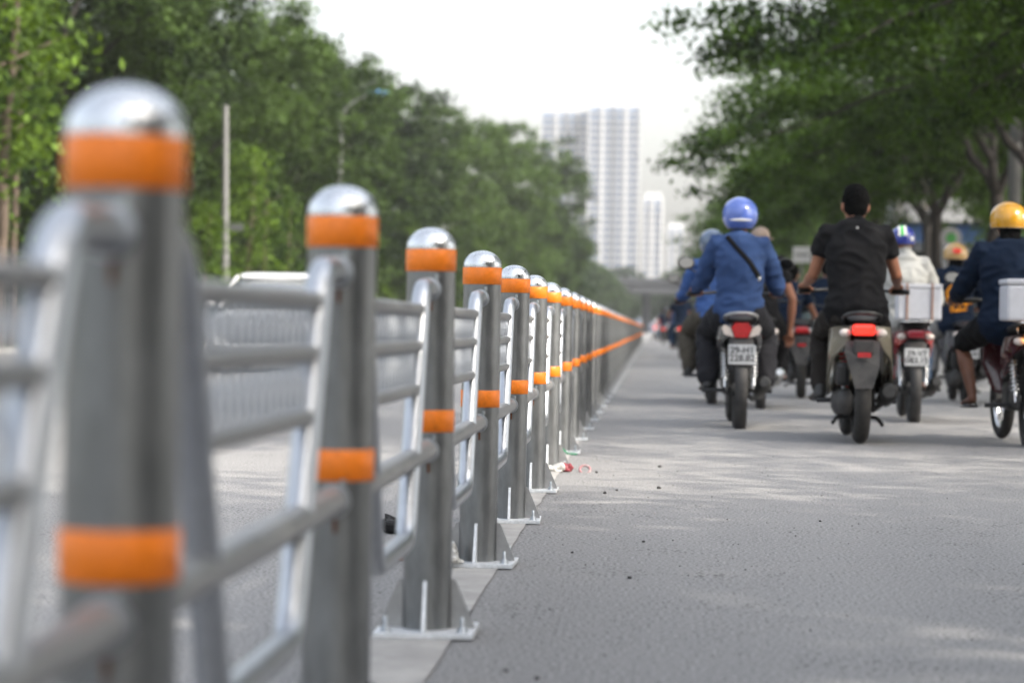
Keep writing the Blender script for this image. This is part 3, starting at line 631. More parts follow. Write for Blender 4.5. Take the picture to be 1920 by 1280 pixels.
# ------------------------------------------------------------------ motorbikes
def text_mesh(s, size, m, name):
    cu = bpy.data.curves.new(name, 'FONT'); cu.body = s; cu.size = size; cu.extrude = .0012; cu.align_x = 'CENTER'; cu.align_y = 'CENTER'; cu.space_line = .85; cu.offset = .0012
    o = bpy.data.objects.new('tmp', cu); me = evaluated(o); me.materials.clear(); me.materials.append(m); return me
def motorbike(label, x, y, rz, cfg, scale=1.):
    t = thing('motorbike', label, 'motorbike', (x, y, 0), rz, 'motorbikes in the lanes right of the fence', scale); k = cfg.get('kind', 'scooter'); pm = cfg['paint']; pm2 = cfg.get('paint2', M_black)
    sc = k == 'scooter'; RW = .265 if sc else .285; WD = .105 if sc else .095
    wheel(t, 'rear_wheel', 0, RW, WD, cfg.get('rim', M_engine)); wheel(t, 'front_wheel', 1.27, RW, WD * .85, cfg.get('rim', M_engine), steer=cfg.get('steer', 0.))
    # seat, tail, side panels
    link('seat', MB().capsule([(0, -.02, .800), (0, .12, .815), (0, .32, .79), (0, .50, .765), (0, .68, .775)], [(.085, .03), (.125, .045), (.135, .05), (.12, .045), (.08, .035)], 16, side=(1, 0, 0)), M_seat, t)
    gr = fillet([(-.10, .14, .79), (-.12, -.08, .825), (-.06, -.16, .845), (.06, -.16, .845), (.12, -.08, .825), (.10, .14, .79)], .06, 5); link('grab_rail', MB().tube(gr, .013, 8), cfg.get('rail', M_engine), t)
    link('tail_fairing', MB().capsule([(0, -.13, .735), (0, .0, .72), (0, .25, .67), (0, .5, .60)], [(.075, .035), (.12, .06), (.14, .09), (.12, .09)], 16, side=(1, 0, 0)), pm2, t)
    for sx in (-1, 1):
        sp = MB(); wd_ = .178 if sc else .14
        A = [(.085, -.13, .76), (wd_, -.02, .755), (wd_ + .02, .2, .74), (wd_ - .01, .55, .66), (.11, .62, .60)]
        B_ = [(.095, -.12, .66), (wd_ + .015, -.02, .55), (wd_ + .04, .12, .38), (wd_ + .02, .42, .30), (.12, .58, .36)]
        if not sc: B_ = [(.08, -.12, .69), (wd_, -.01, .63), (wd_ + .01, .15, .56), (wd_, .42, .46), (.12, .58, .45)]
        v = [(sx * a, b, c) for a, b, c in A] + [(sx * (a + .012), (b + e) / 2, (c + g) / 2) for (a, b, c), (d, e, g) in zip(A, B_)] + [(sx * a, b, c) for a, b, c in B_]; n = 5
        v += [(p[0] - sx * .012, p[1], p[2]) for p in v]
        f = []
        for r in range(2):
            for j in range(n - 1):
                q = (r * n + j, r * n + j + 1, (r + 1) * n + j + 1, (r + 1) * n + j); f.append(q if sx < 0 else tuple(reversed(q))); q2 = tuple(i + 3 * n for i in q); f.append(tuple(reversed(q2)) if sx < 0 else q2)
        ring = [0, 1, 2, 3, 4, 9, 14, 13, 12, 11, 10, 5]
        for i in range(12): a, b = ring[i], ring[(i + 1) % 12]; f.append((a, b, b + 15, a + 15))
        sp.add(v, f); link('side_panel', sp, pm, t)
        # indicators, mirrors, footrest, shocks
        if cfg.get('tail') != 'underbone': link('indicator', MB().ell((sx * .115, -.125, .715), (.04, .03, .028), 12, 8), cfg.get('ind', M_clear), t)
        mo = MB().ell((sx * .385 * 1.0, .93, 1.235), (.068, .022, .050), 16, 10) if cfg.get('mirrors', True) else None
        if mo:
            mr = link('mirror', mo, cfg.get('mir', M_black), t); link('mirror_glass', MB().tube([(sx * .385, .908, 1.235), (sx * .385, .905, 1.235)], [(.056, .040)] * 2, 20, side=(1, 0, 0)), M_mirror, mr)
            link('mirror_stem', MB().tube(fillet([(sx * .20, .90, 1.03), (sx * .27, .92, 1.15), (sx * .38, .94, 1.2)], .05, 4), .007, 6), M_black, mr)
        gx = link('grip', MB().tube([(sx * .255, .83, 1.0), (sx * .375, .80, .995)], .0175, 12), M_black, t)
        link('brake_lever', MB().tube([(sx * .24, .87, 1.0), (sx * .31, .885, .99), (sx * .38, .865, .985)], .006, 6), M_chrome, gx)
        link('footrest', MB().tube([(sx * .08, .40, .27), (sx * .26, .42, .265)], .016, 8), M_black, t)
        if cfg.get('shock') and (sx < 0 or not sc):
            s_ = MB(); pa, pb = Vector((sx * .105, .05, .30)), Vector((sx * .11, .17, .62)); hel = []
            for i in range(90):
                q = i / 89; a = q * 8 * 2 * math.pi; hel.append(pa.lerp(pb, .2 + q * .7) + Vector((math.cos(a) * .026, math.sin(a) * .026, 0)))
            sh = link('shock_spring', s_.tube(hel, .0065, 6), cfg['shock'], t); link('damper_rod', MB().tube([pa, pb], .012, 8), M_chrome, sh)
    # tail lamp
    if cfg.get('tail') == 'underbone':
        tl = link('tail_light', MB().prism([(-.048, .775), (.048, .775), (.075, .735), (.045, .668), (-.045, .668), (-.075, .735)], .05, 'y', -.145), cfg['lamp'], t)
        for sx in (-1, 1): link('indicator', MB().prism([(sx * .080, .735), (sx * .052, .665), (sx * .125, .690), (sx * .145, .735), (sx * .125, .762)] if sx > 0 else [(sx * .125, .762), (sx * .145, .735), (sx * .125, .690), (sx * .052, .665), (sx * .080, .735)], .045, 'y', -.138), M_clear, t)
    else: link('tail_light', MB().box((0, -.15, .735), (.145, .07, .072), bev=.022), cfg['lamp'], t)
    # mudguard and plate
    if sc:
        mg = MB().add([], []); top, bot = -.13, -.30
        poly = [(-.105, -.14, .665), (.105, -.14, .665), (.125, -.20, .60), (.10, -.235, .50), (.055, -.26, .36), (-.055, -.26, .36), (-.10, -.235, .50), (-.125, -.20, .60)]
        v = [Vector(p) for p in poly] + [Vector((p[0] * .9, p[1] + .035, p[2])) for p in poly]; f = [tuple(range(8)), tuple(range(15, 7, -1))] + [((i + 1) % 8, i, i + 8, (i + 1) % 8 + 8) for i in range(8)]
        link('rear_mudguard', MB().add(v, f, False).box((0, -.19, .625), (.13, .05, .09), bev=.012), M_dusty, t)
        link('reflector', MB().box((0, -.245, .555 + .02), (.085, .012, .032), bev=.003), M_redoff, t)
    else:
        link('rear_mudguard', MB().capsule([(0, -.13, .66), (0, -.22, .56), (0, -.27, .45)], [(.09, .02), (.085, .015), (.05, .012)], 14, side=(1, 0, 0)).torus((0, 0, RW), RW + .03, .012, 'x', 24, 6, .05), M_dusty, t)
    pt = cfg.get('plate')
    if pt:
        pm_ = cfg.get('platem', M_plate); o = link('licence_plate', MB().box((0, 0, 0), (.20, .006, .145), bev=.004), pm_, t, (0, -.285, .545)); o.rotation_euler[0] = -.12
        tm = link('plate_number', text_mesh(pt, .068, M_ink, 'plate_number'), None, o, (0, -.0045, .0)); tm.rotation_euler[0] = math.pi / 2
    # engine, exhaust, swing arm
    if sc:
        eng = MB().capsule([(-.10, -.01, .27), (-.11, .18, .27), (-.11, .42, .26)], [(.055, .09), (.062, .085), (.06, .095)], 16, side=(1, 0, 0)).box((0, .42, .30), (.24, .26, .2), bev=.03)
        link('engine', eng, M_dusty, t); link('air_box', MB().box((-.12, .05, .45), (.09, .25, .15), bev=.03), M_black, t)
        link('exhaust', MB().tube([(.12, .52, .2), (.15, .35, .24), (.165, .22, .28), (.17, .18, .29), (.17, -.10, .34), (.17, -.125, .343)], [.018, .02, .03, .055, .06, .04], 16), M_engine, t)
        link('exhaust_guard', MB().capsule([(.225, -.06, .35), (.225, .16, .31)], [(.010, .04), (.010, .045)], 10, side=(1, 0, 0)), M_black, t)
        link('centre_stand', MB().tube(fillet([(-.17, .10, .13), (-.13, .34, .16), (.13, .34, .16), (.15, .12, .12)], .05, 4), .013, 8), M_black, t)
    else:
        eng = MB().box((0, .52, .33), (.22, .26, .2), bev=.04).capsule([(0, .6, .38), (0, .80, .42)], [.07, .065], 14)
        for i in range(6): eng.tube([(0, .66 + i * .02, .39 + i * .005), (0, .664 + i * .02, .39 + i * .005)], .085, 16)
        link('engine', eng, M_engine, t); link('chain_case', MB().capsule([(-.085, 0, .30), (-.085, .45, .33)], [(.012, .055), (.012, .05)], 12, side=(1, 0, 0)), M_engine, t)
        link('swing_arm', MB().tube([(-.07, 0, .285), (-.08, .42, .33)], .018, 8).tube([(.07, 0, .285), (.08, .42, .33)], .018, 8), M_engine, t)
        link('exhaust', MB().tube([(.08, .70, .25), (.12, .50, .2), (.15, .32, .24), (.155, .26, .25), (.165, -.22, .34), (.165, -.25, .345)], [.017, .018, .022, .045, .052, .03], 16), cfg.get('exh', M_engine), t)
    # front: leg shield, fork, cowl, handlebar, fender
    link('leg_shield', MB().capsule([(0, .86, .36), (0, .93, .55), (0, .98, .78), (0, .96, .93)], [(.14, .03), (.21, .035), (.19, .04), (.12, .05)], 18, side=(1, 0, 0)), pm, t)
    link('floorboard' if sc else 'centre_frame', MB().box((0, .68, .33), (.30, .36, .05), bev=.02) if sc else MB().tube([(0, .5, .6), (0, .72, .5), (0, .93, .72)], [.06, .05, .06], 12), M_black if sc else pm, t)
    link('fork', MB().tube([(-.075, 1.27, RW), (-.075, .98, .86)], .018, 8).tube([(.075, 1.27, RW), (.075, .98, .86)], .018, 8).tube([(0, 1.0, .8), (0, .90, .99)], .025, 8), M_engine, t)
    fe = []
    for a in range(20, 150, 12): e = math.radians(a); fe.append((0, 1.27 + (RW + .03) * math.cos(e), RW + (RW + .03) * math.sin(e)))
    link('front_fender', MB().tube(fe, [(.06, .012)] * len(fe), 12, side=(1, 0, 0)), pm, t)
    link('headlight_cowl', MB().capsule([(0, .86, 1.00), (0, .97, .99), (0, 1.07, .95)], [(.12, .05), (.13, .075), (.08, .06)], 16, side=(1, 0, 0)), pm2 if sc else pm, t)
    link('headlight', MB().ell((0, 1.085, .95), (.08, .04, .05), 14, 8), M_clear, t)
    link('handlebar', MB().tube(fillet([(-.27, .83, 1.0), (-.14, .90, 1.01), (.14, .90, 1.01), (.27, .83, 1.0)], .05, 4), .012, 8), M_black, t)
    if cfg.get('rack'):
        link('rear_rack', MB().tube(fillet([(-.13, .12, .84), (-.13, -.26, .84), (.13, -.26, .84), (.13, .12, .84)], .03, 4), .009, 8).tube([(0, .1, .84), (0, -.26, .84)], .007, 6).tube([(-.12, -.02, .84), (-.10, .0, .74)], .008, 6).tube([(.12, -.02, .84), (.10, .0, .74)], .008, 6), M_chrome, t)
    return t

# ------------------------------------------------------------------ riders
def smooth_path(P): return P
def person(label, x, y, rz, cfg, scale=1.):
    t = thing('person', label, 'person', (x, y, 0), rz, 'riders on motorbikes', scale); skin = cfg.get('skin', M_skin)
    rr_ = random.Random(cfg.get('seed', 1)); bw = cfg.get('bulk', 1.); ln = cfg.get('lean', rr_.uniform(-.10, .14)); turn = cfg.get('turn', rr_.uniform(-.3, .3)); ex = {1: rr_.uniform(-.02, .035), -1: rr_.uniform(-.02, .035)}; ez = {1: rr_.uniform(-.04, .03), -1: rr_.uniform(-.04, .03)}
    hp = Vector((0, .29, .86)); SH = 1.36; top = lambda z, yy: (0, yy + ln * (z - .86), z)
    sh = {s_: Vector((s_ * .168 * bw, .35 + ln * .5, SH)) for s_ in (-1, 1)}
    hand = {s_: Vector(cfg.get('hand', {}).get(s_, (s_ * .315, .80, 1.015))) for s_ in (-1, 1)}
    elb = {s_: Vector(cfg.get('elbow', {}).get(s_, (s_ * (.268 + .02 * bw + ex[s_]), .47, 1.085 + ez[s_]))) for s_ in (-1, 1)}
    knee = {s_: Vector((s_ * cfg.get('knee', .22), .70, .70)) for s_ in (-1, 1)}; ank = {s_: Vector((s_ * .215, .50, .335)) for s_ in (-1, 1)}
    wr = {s_: hand[s_] - (hand[s_] - elb[s_]).normalized() * .075 + Vector((0, 0, .012)) for s_ in (-1, 1)}
    HC = Vector(top(1.565, .40)); Rh = Matrix.Rotation(turn, 3, 'Z')
    # body: one continuous surface from feet to scalp
    b = MB()
    b.capsule([top(.86, .28), top(1.0, .285), top(1.14, .295), top(1.27, .31), top(1.37, .33)], [(.155 * bw, .115), (.132 * bw, .10), (.145 * bw, .105), (.158 * bw, .112), (.125 * bw, .085)], 20, side=(1, 0, 0))
    b.capsule([top(1.36, .345), top(1.44, .365), top(1.52, .385)], [(.075, .065), .057, .056], 14, side=(1, 0, 0))
    b.ell(HC, (.084, .102, .118), 22, 16); b.ell(HC + Rh @ Vector((0, .03, -.062)), (.060, .070, .064), 16, 12)
    b.capsule([HC + Rh @ Vector((0, .088, .005)), HC + Rh @ Vector((0, .113, -.030))], [.010, .016], 10)                       # nose
    b.ell(HC + Rh @ Vector((0, .086, -.062)), (.026, .014, .007), 10, 8); b.ell(HC + Rh @ Vector((0, .085, -.074)), (.023, .013, .007), 10, 8)   # lips
    for s_ in (-1, 1):
        b.ell(HC + Rh @ Vector((s_ * .090, .0, -.012)), (.014, .022, .036), 12, 10)
        b.ell(HC + Rh @ Vector((s_ * .032, .083, .012)), (.018, .012, .012), 10, 8)
        b.capsule([Vector(top(1.36, .335)), sh[s_], sh[s_].lerp(elb[s_], .5), elb[s_], elb[s_].lerp(wr[s_], .35), wr[s_], hand[s_] + Vector((0, -.02, .02))], [(.062, .052), .056, .047, .040, .042, .027, .026], 14)
        b.capsule([hp + Vector((s_ * .085, -.02, -.01)), hp.lerp(knee[s_], .5) + Vector((s_ * .04, 0, .0)), knee[s_], knee[s_].lerp(ank[s_], .35) - Vector((0, .02, 0)), ank[s_]], [.10, .084, .058, .057, .034], 16)
        b.capsule([ank[s_] + Vector((0, -.025, -.03)), ank[s_] + Vector((s_ * .01, .06, -.045)), ank[s_] + Vector((s_ * .02, .16, -.062))], [(.033, .035), (.036, .026), (.040, .016)], 12, side=(1, 0, 0))
        g = hand[s_]; b.ell(g + Vector((0, -.008, .018)), (.042, .038, .022), 14, 10)
    me = remesh(b, .0095, 4, name='body')
    fg = MB()
    for s_ in (-1, 1):
        g = hand[s_]; hang = g.z < .9
        for i, ln_ in enumerate((.9, 1.0, .96, .8)):
            xx = g.x + s_ * (-.031 + i * .0208)
            if hang: P = [(xx, g.y, g.z + .01), (xx, g.y + .03, g.z - .035 * ln_), (xx, g.y + .03, g.z - .065 * ln_), (xx, g.y + .015, g.z - .085 * ln_)]
            else: P = [(xx, g.y - .005, g.z + .016), (xx, g.y + .030 * ln_, g.z + .018), (xx, g.y + .046 * ln_, g.z - .010), (xx, g.y + .026, g.z - .034), (xx, g.y + .008, g.z - .036)]
            fg.capsule(P, [.0102, .0098, .0092, .0085, .0075][:len(P)], 8)
        fg.capsule([(g.x - s_ * .030, g.y - .02, g.z + .008), (g.x - s_ * .052, g.y + .004, g.z - .008), (g.x - s_ * .048, g.y + .024, g.z - .026)], [.012, .0105, .009], 8)
        for i in range(5):
            f0 = ank[s_] + Vector((s_ * (.02 - .03 + i * .0155), .165 - abs(i - 1) * .006, -.068)); fg.capsule([f0, f0 + Vector((0, .022, -.004))], [.0095, .008], 7)
    me = join_meshes(me, fg); link('body', me, skin, t)
    eye = MB()
    for s_ in (-1, 1): eye.ell(HC + Rh @ Vector((s_ * .032, .090, .012)), (.012, .009, .008), 10, 8)
    link('eyes', eye, mat('eye', (.05, .04, .035), .2), t)
    # shirt
    s = MB(); f = cfg.get('loose', .018); hem = cfg.get('hem', .855)
    s.capsule([top(hem, .272), top(hem + .05, .275), top(1.0, .28), top(1.14, .29), top(1.27, .305), top(1.365, .325)], [(.168 * bw + f, .13 + f), (.162 * bw + f, .122 + f), (.142 * bw + f, .108 + f), (.150 * bw + f, .112 + f), (.162 * bw + f, .118 + f * .6), (.137 * bw + f * .4, .098 + f * .4)], 22, side=(1, 0, 0))
    s.capsule([top(1.37, .345), top(1.425 + cfg.get('collar', 0), .362)], [(.095, .08), (.072, .068)], 14, side=(1, 0, 0))
    for s_ in (-1, 1):
        long = cfg.get('sleeve', 'long') == 'long'; e = f * .7
        P = [Vector(top(1.35, .335)), sh[s_], sh[s_].lerp(elb[s_], .5)]; r = [(.086, .074), .076 + e * .3, .061 + e * .8]
        if long: P += [elb[s_], elb[s_].lerp(wr[s_], .5), wr[s_]]; r += [.050 + e * .8, .044 + e * .8, .036 + e * .5]
        else: P += [sh[s_].lerp(elb[s_], .50)]; r += [.062 + e]
        s.capsule(P, r, 14)
    sm = remesh(s, .0105, 5, .026, 4.6, (1, 1, 1.6), 'shirt', cfg.get('seed', 1)); shirt = link('jacket' if cfg.get('jacket') else 'shirt', sm, cfg['shirt'], t)
    # trousers or shorts
    p = MB(); pr = cfg.get('pant_r', .02)
    p.capsule([top(.83, .27), top(.90, .28), top(.97, .285)], [(.175 * bw, .14), (.165 * bw, .128), (.145 * bw, .112)], 20, side=(1, 0, 0))
    for s_ in (-1, 1):
        P = [hp + Vector((s_ * .085, -.02, -.01)), hp.lerp(knee[s_], .5) + Vector((s_ * .04, 0, .0)), knee[s_]]; r = [.115, .095 + pr * .5, .070 + pr * .6]
        if not cfg.get('shorts'): P += [knee[s_].lerp(ank[s_], .4) - Vector((0, .02, 0)), knee[s_].lerp(ank[s_], .92)]; r += [.066 + pr, .048 + pr]
        else: P[-1] = hp.lerp(knee[s_], .92) + Vector((s_ * .01, 0, 0))
        p.capsule(P, r, 16)
    pm = remesh(p, .0115, 5, .022, 4.6, (1, 1, 1.4), 'trousers', cfg.get('seed', 1) + 5); link('shorts' if cfg.get('shorts') else 'trousers', pm, cfg['pants'], t)
    # shoes / sandals
    for s_ in (-1, 1):
        a = ank[s_]
        if cfg.get('shoes'):
            q = MB().capsule([a + Vector((0, -.03, -.035)), a + Vector((s_ * .01, .06, -.045)), a + Vector((s_ * .022, .18, -.062))], [(.042, .046), (.044, .036), (.046, .024)], 14, side=(1, 0, 0)).capsule([a + Vector((0, -.01, .02)), a + Vector((0, -.02, -.02))], [.043, .044], 12)
            link('shoe', remesh(q, .009, 3, name='shoe'), cfg['shoes'], t)
        else: link('sandal', MB().capsule([a + Vector((0, -.05, -.082)), a + Vector((s_ * .02, .19, -.092))], [(.042, .010), (.048, .010)], 12, side=(1, 0, 0)).tube([a + Vector((-.042, .08, -.075)), a + Vector((0, .10, -.018)), a + Vector((.045, .08, -.075))], [(.006, .016)] * 3, 8), M_black, t)
    # head cover
    hd = cfg.get('head', 'helmet')
    if hd == 'hair' or cfg.get('hair'):
        h = MB().ell(HC + Vector((0, -.012, .034)), (.090, .104, .108), 24, 16).ell(HC + Vector((0, -.045, -.015)), (.076, .066, .078), 18, 12)
        if cfg.get('hair') == 'long': h.capsule([HC + Vector((0, -.06, -.02)), HC + Vector((0, -.10, -.12)), HC + Vector((.01, -.10, -.22))], [(.075, .04), (.07, .035), (.05, .025)], 14, side=(1, 0, 0))
        else: h.ell(HC + Vector((0, .02, .095)), (.074, .080, .050), 18, 12)
        link('hair', remesh(h, .007, 2, .012, 34, (1, 1, .6), 'hair', 3), M_hair, t)
    if hd == 'helmet':
        c = HC + Vector((0, -.005, .02)); rx, ry, rz_ = cfg.get('hr', (.136, .156, .134)); k = 16; n = 32; v = []; fs = []
        for lay in (0, 1):
            q = 1 - .08 * lay
            for i in range(k + 1):
                for j in range(n):
                    th = 2 * math.pi * j / n; fwd = math.sin(th); low = cfg.get('low', .10) - .085 * max(0, fwd); a = (math.pi / 2 + math.asin(min(.95, low / rz_))) * i / k + 1e-4
                    bulge = 1 + .02 * math.sin(3 * a)
                    v.append(c + Vector((rx * q * math.sin(a) * math.cos(th) * bulge, ry * q * math.sin(a) * math.sin(th), rz_ * q * math.cos(a))))
        N1 = (k + 1) * n
        for i in range(k):
            for j in range(n):
                q = (i * n + j, i * n + (j + 1) % n, (i + 1) * n + (j + 1) % n, (i + 1) * n + j); fs.append(tuple(reversed(q))); fs.append(tuple(a + N1 for a in q))
        for j in range(n): fs.append((k * n + j, k * n + (j + 1) % n, N1 + k * n + (j + 1) % n, N1 + k * n + j))
        hm = link('helmet', MB().add(v, fs), cfg['helmet'], t)
        rim = [v[k * n + j] for j in range(n)] + [v[k * n]]; link('rim_trim', MB().tube(rim, .006, 6), M_black, hm)
        for (az, wd_, mm) in cfg.get('stripes', []):      # meridian stripes running over the crown, azimuth from the back in radians
            pts = []; nr = []
            for i in range(1, 22):
                a = -1.45 + 2.5 * i / 22; u = math.sin(az); ca = math.cos(az)
                d = Vector((u * math.cos(a * .9), -ca * math.sin(-a) if False else math.sin(a), ca * math.cos(a)))
                d = Vector((u, math.sin(a) * ca, math.cos(a) * ca)); pts.append(c + Vector((d.x * rx, d.y * ry, d.z * rz_)) * 1.012)
            link('helmet_stripe', MB().tube(pts, [(wd_, .003)] * len(pts), 8, side=(1, 0, 0)), mm, hm)
        for (px_, pz_, r_, mm) in cfg.get('patches', []):
            yy = -ry * math.sqrt(max(0, 1 - (px_ / rx) ** 2 - (pz_ / rz_) ** 2)); d = Vector((px_, yy, pz_)); nn = Vector((px_ / rx ** 2, yy / ry ** 2, pz_ / rz_ ** 2)).normalized()
            rot = nn.to_track_quat('Z', 'Y').to_matrix(); link('helmet_badge', MB().ell(c + d, (r_[0], r_[1], .006), 16, 8, rot), mm, hm)
        link('chin_strap', MB().tube([c + Vector((-.105, .0, -.07)), HC + Vector((-.07, .045, -.10)), HC + Vector((0, .06, -.125)), HC + Vector((.07, .045, -.10)), c + Vector((.105, .0, -.07))], [(.008, .003)] * 5, 6, side=(0, 1, 0)), M_black, t)
    if hd == 'cap':
        cp = MB().ell(HC + Vector((0, -.005, .045)), (.092, .112, .088), 22, 14).capsule([HC + Rh @ Vector((0, .09, .03)), HC + Rh @ Vector((0, .16, .02))], [(.075, .012), (.06, .008)], 14, side=(1, 0, 0))
        link('cap', remesh(cp, .009, 2, .008, 12, name='cap'), cfg['helmet'], t)
    # things on the back
    bv = bvhtree.BVHTree.FromPolygons([v.co[:] for v in sm.vertices], [list(q.vertices) for q in sm.polygons])
    def hit(px_, pz_, off=.004):
        h = bv.ray_cast(Vector((px_, -1, pz_)), Vector((0, 1, 0)))
        return (h[0] + h[1] * off, h[1]) if h[0] else None
    for (pts2, wd_, mm, nm) in cfg.get('ribbons', []):
        v = []; ok = True; L = []
        for i in range(len(pts2) - 1):
            for q in range(8): L.append(Vector(pts2[i]).lerp(Vector(pts2[i + 1]), q / 8))
        L.append(Vector(pts2[-1])); fs = []; m_ = 0
        for i, q in enumerate(L):
            d = (L[min(i + 1, len(L) - 1)] - L[max(0, i - 1)]).normalized(); nn = Vector((-d.y, d.x)); rr = []
            for o_ in (-wd_, 0, wd_): rr.append(hit(q.x + nn.x * o_, q.y + nn.y * o_))
            if any(z is None for z in rr): continue
            for off in (.004, -.004): v += [z[0] + z[1] * off for z in rr]
            if m_: a = (m_ - 1) * 6; b_ = m_ * 6; fs += [(a, a + 1, b_ + 1, b_), (a + 1, a + 2, b_ + 2, b_ + 1), (a + 3, b_ + 3, b_ + 4, a + 4), (a + 4, b_ + 4, b_ + 5, a + 5), (a, b_, b_ + 3, a + 3), (a + 2, a + 5, b_ + 5, b_ + 2)]
            m_ += 1
        if v: link(nm, MB().add(v, fs), mm, t)
    for (px_, pz_, r_, mm, nm) in cfg.get('blobs', []):
        h = hit(px_, pz_, .0)
        if h: link(nm, MB().ell(h[0], (r_[0], .006, r_[1]), 14, 8), mm, t)
    return t

M_bshirt = cloth('blue_shirt_cloth', (.032, .062, .155)); M_bk = cloth('black_cloth', (.008, .008, .009)); M_grey = cloth('charcoal_trousers', (.022, .022, .026)); M_kh = cloth('khaki_trousers', (.075, .066, .052))
M_jean = cloth('blue_jeans', (.03, .055, .10), .3); M_wh = cloth('white_jacket_cloth', (.42, .42, .40), .06); M_navy = cloth('navy_cloth', (.006, .013, .030)); M_red = cloth('red_cloth', (.16, .014, .014)); M_lt = cloth('pale_trousers', (.26, .25, .24)); M_bwn = cloth('dark_brown_trousers', (.020, .017, .015))
M_or = cloth('orange_print', (.70, .26, .015)); M_shoe = mat('black_shoe', (.02, .02, .02), .5, var=.2)
M_hb = paint('periwinkle_helmet', (.095, .16, .50)); M_hy = paint('yellow_helmet', (.55, .27, .010)); M_hn = paint('navy_helmet', (.015, .03, .25)); M_hg = paint('green_stripe_paint', (.06, .52, .08)); M_hw = paint('white_stripe_paint', (.72, .72, .70)); M_hc = paint('cream_helmet', (.50, .31, .12)); M_hr = paint('red_badge_paint', (.75, .05, .02)); M_hbl = paint('slate_helmet', (.08, .12, .19))
bikes = {}
# black shirt rider, the nearest
motorbike('pale gold scooter with lit red tail lamp and dusty mudguard, under the black shirt rider', 1.36, 15.75, -.012, dict(kind='scooter', paint=paint('champagne_paint', (.20, .18, .135)), paint2=M_black, lamp=M_redlit, shock=paint('red_spring', (.5, .02, .02)), ind=M_clear, mirrors=False, steer=.03))
person('bareheaded rider with short black hair, black polo shirt and dark trousers on pale gold scooter', 1.34, 15.75, -.012, dict(shirt=M_bk, pants=M_bwn, sleeve='short', head='hair', bulk=1.12, shoes=M_shoe, seed=2, knee=.20, collar=.01, pant_r=.010, loose=.024, blobs=[(0.0, 1.405, (.008, .012), M_wh, 'collar_tag')]))
# blue shirt rider
motorbike('dark motorbike with unlit red tail lamp and white number plate, under the blue helmet rider', .655, 17.85, .012, dict(kind='underbone', paint=paint('graphite_paint', (.045, .045, .05)), lamp=M_redoff, tail='underbone', plate='29-H1\n228.82', shock=M_chrome, rail=M_rail, mir=M_black))
person('rider in blue helmet and blue long sleeve shirt with a dark strap across the back', .655, 17.85, .012, dict(shirt=M_bshirt, pants=M_grey, helmet=M_hb, shoes=M_shoe, seed=4, bulk=1.03, loose=.02, pant_r=.03, low=.105, patches=[(0, -.045, (.085, .010), M_hw)], ribbons=[([(-.10, 1.415), (-.03, 1.33), (.07, 1.22), (.135, 1.12)], .017, M_bk, 'bag_strap')], blobs=[(.14, 1.105, (.014, .022), M_chrome, 'strap_buckle')]))
# hidden blue rider further ahead on the left
motorbike('dark motorbike half hidden left behind the blue helmet rider', .60, 23.7, .0, dict(kind='underbone', paint=paint('bronze_paint', (.10, .085, .07)), lamp=M_redoff, plate='30-K2\n114.05', shock=M_engine, mir=M_black))
person('rider in lighter blue shirt and khaki trousers, half hidden behind the blue helmet rider', .59, 23.7, .0, dict(shirt=cloth('sky_shirt_cloth', (.045, .095, .26)), pants=M_kh, helmet=M_hbl, shoes=M_shoe, seed=7, bulk=.95, loose=.02, pant_r=.03))
# cap rider
motorbike('black motorbike with chrome exhaust just right behind the blue helmet rider', 1.02, 22.5, -.03, dict(kind='underbone', paint=paint('black_paint', (.02, .02, .022)), lamp=M_redoff, exh=M_chrome, shock=M_chrome, mirrors=False, plate='29-L5\n336.70'))
person('rider in beige cap, black shirt and orange mask, right arm hanging by the thigh', 1.0, 22.5, -.03, dict(shirt=M_bk, pants=M_bk, sleeve='short', head='cap', helmet=mat('beige_cap_cloth', (.26, .20, .16), .9, var=.15), turn=-.6, seed=9, bulk=1.0, lean=.05, hand={1: (.29, .42, .66)}, elbow={1: (.31, .33, 1.02)}, blobs=[]))
# passer on white scooter further ahead
motorbike('white scooter in the gap between the blue and black shirt riders', 2.34, 32.5, -.05, dict(kind='scooter', paint=paint('pearl_paint', (.3, .31, .32)), lamp=M_redoff, shock=M_engine))
person('bare legged rider in dark shirt and denim shorts on the white scooter in the gap', 2.34, 32.5, -.05, dict(shirt=M_navy, pants=M_jean, shorts=True, sleeve='short', head='hair', skin=M_skin2, seed=11, knee=.27))
# light blue scooter with orange lamp, next to the cap rider
motorbike('pale blue scooter with orange lamp beside the cap rider', 1.62, 26.2, -.06, dict(kind='scooter', paint=paint('pale_blue_paint', (.16, .23, .25)), lamp=M_redoff, shock=M_engine, mirrors=False))
person('rider in black shirt and pale jeans mostly hidden between cap rider and black shirt rider', 1.5, 26.3, -.06, dict(shirt=M_navy, pants=cloth('pale_jeans', (.25, .33, .38)), sleeve='short', head='hair', seed=12, bulk=.9), scale=.86)
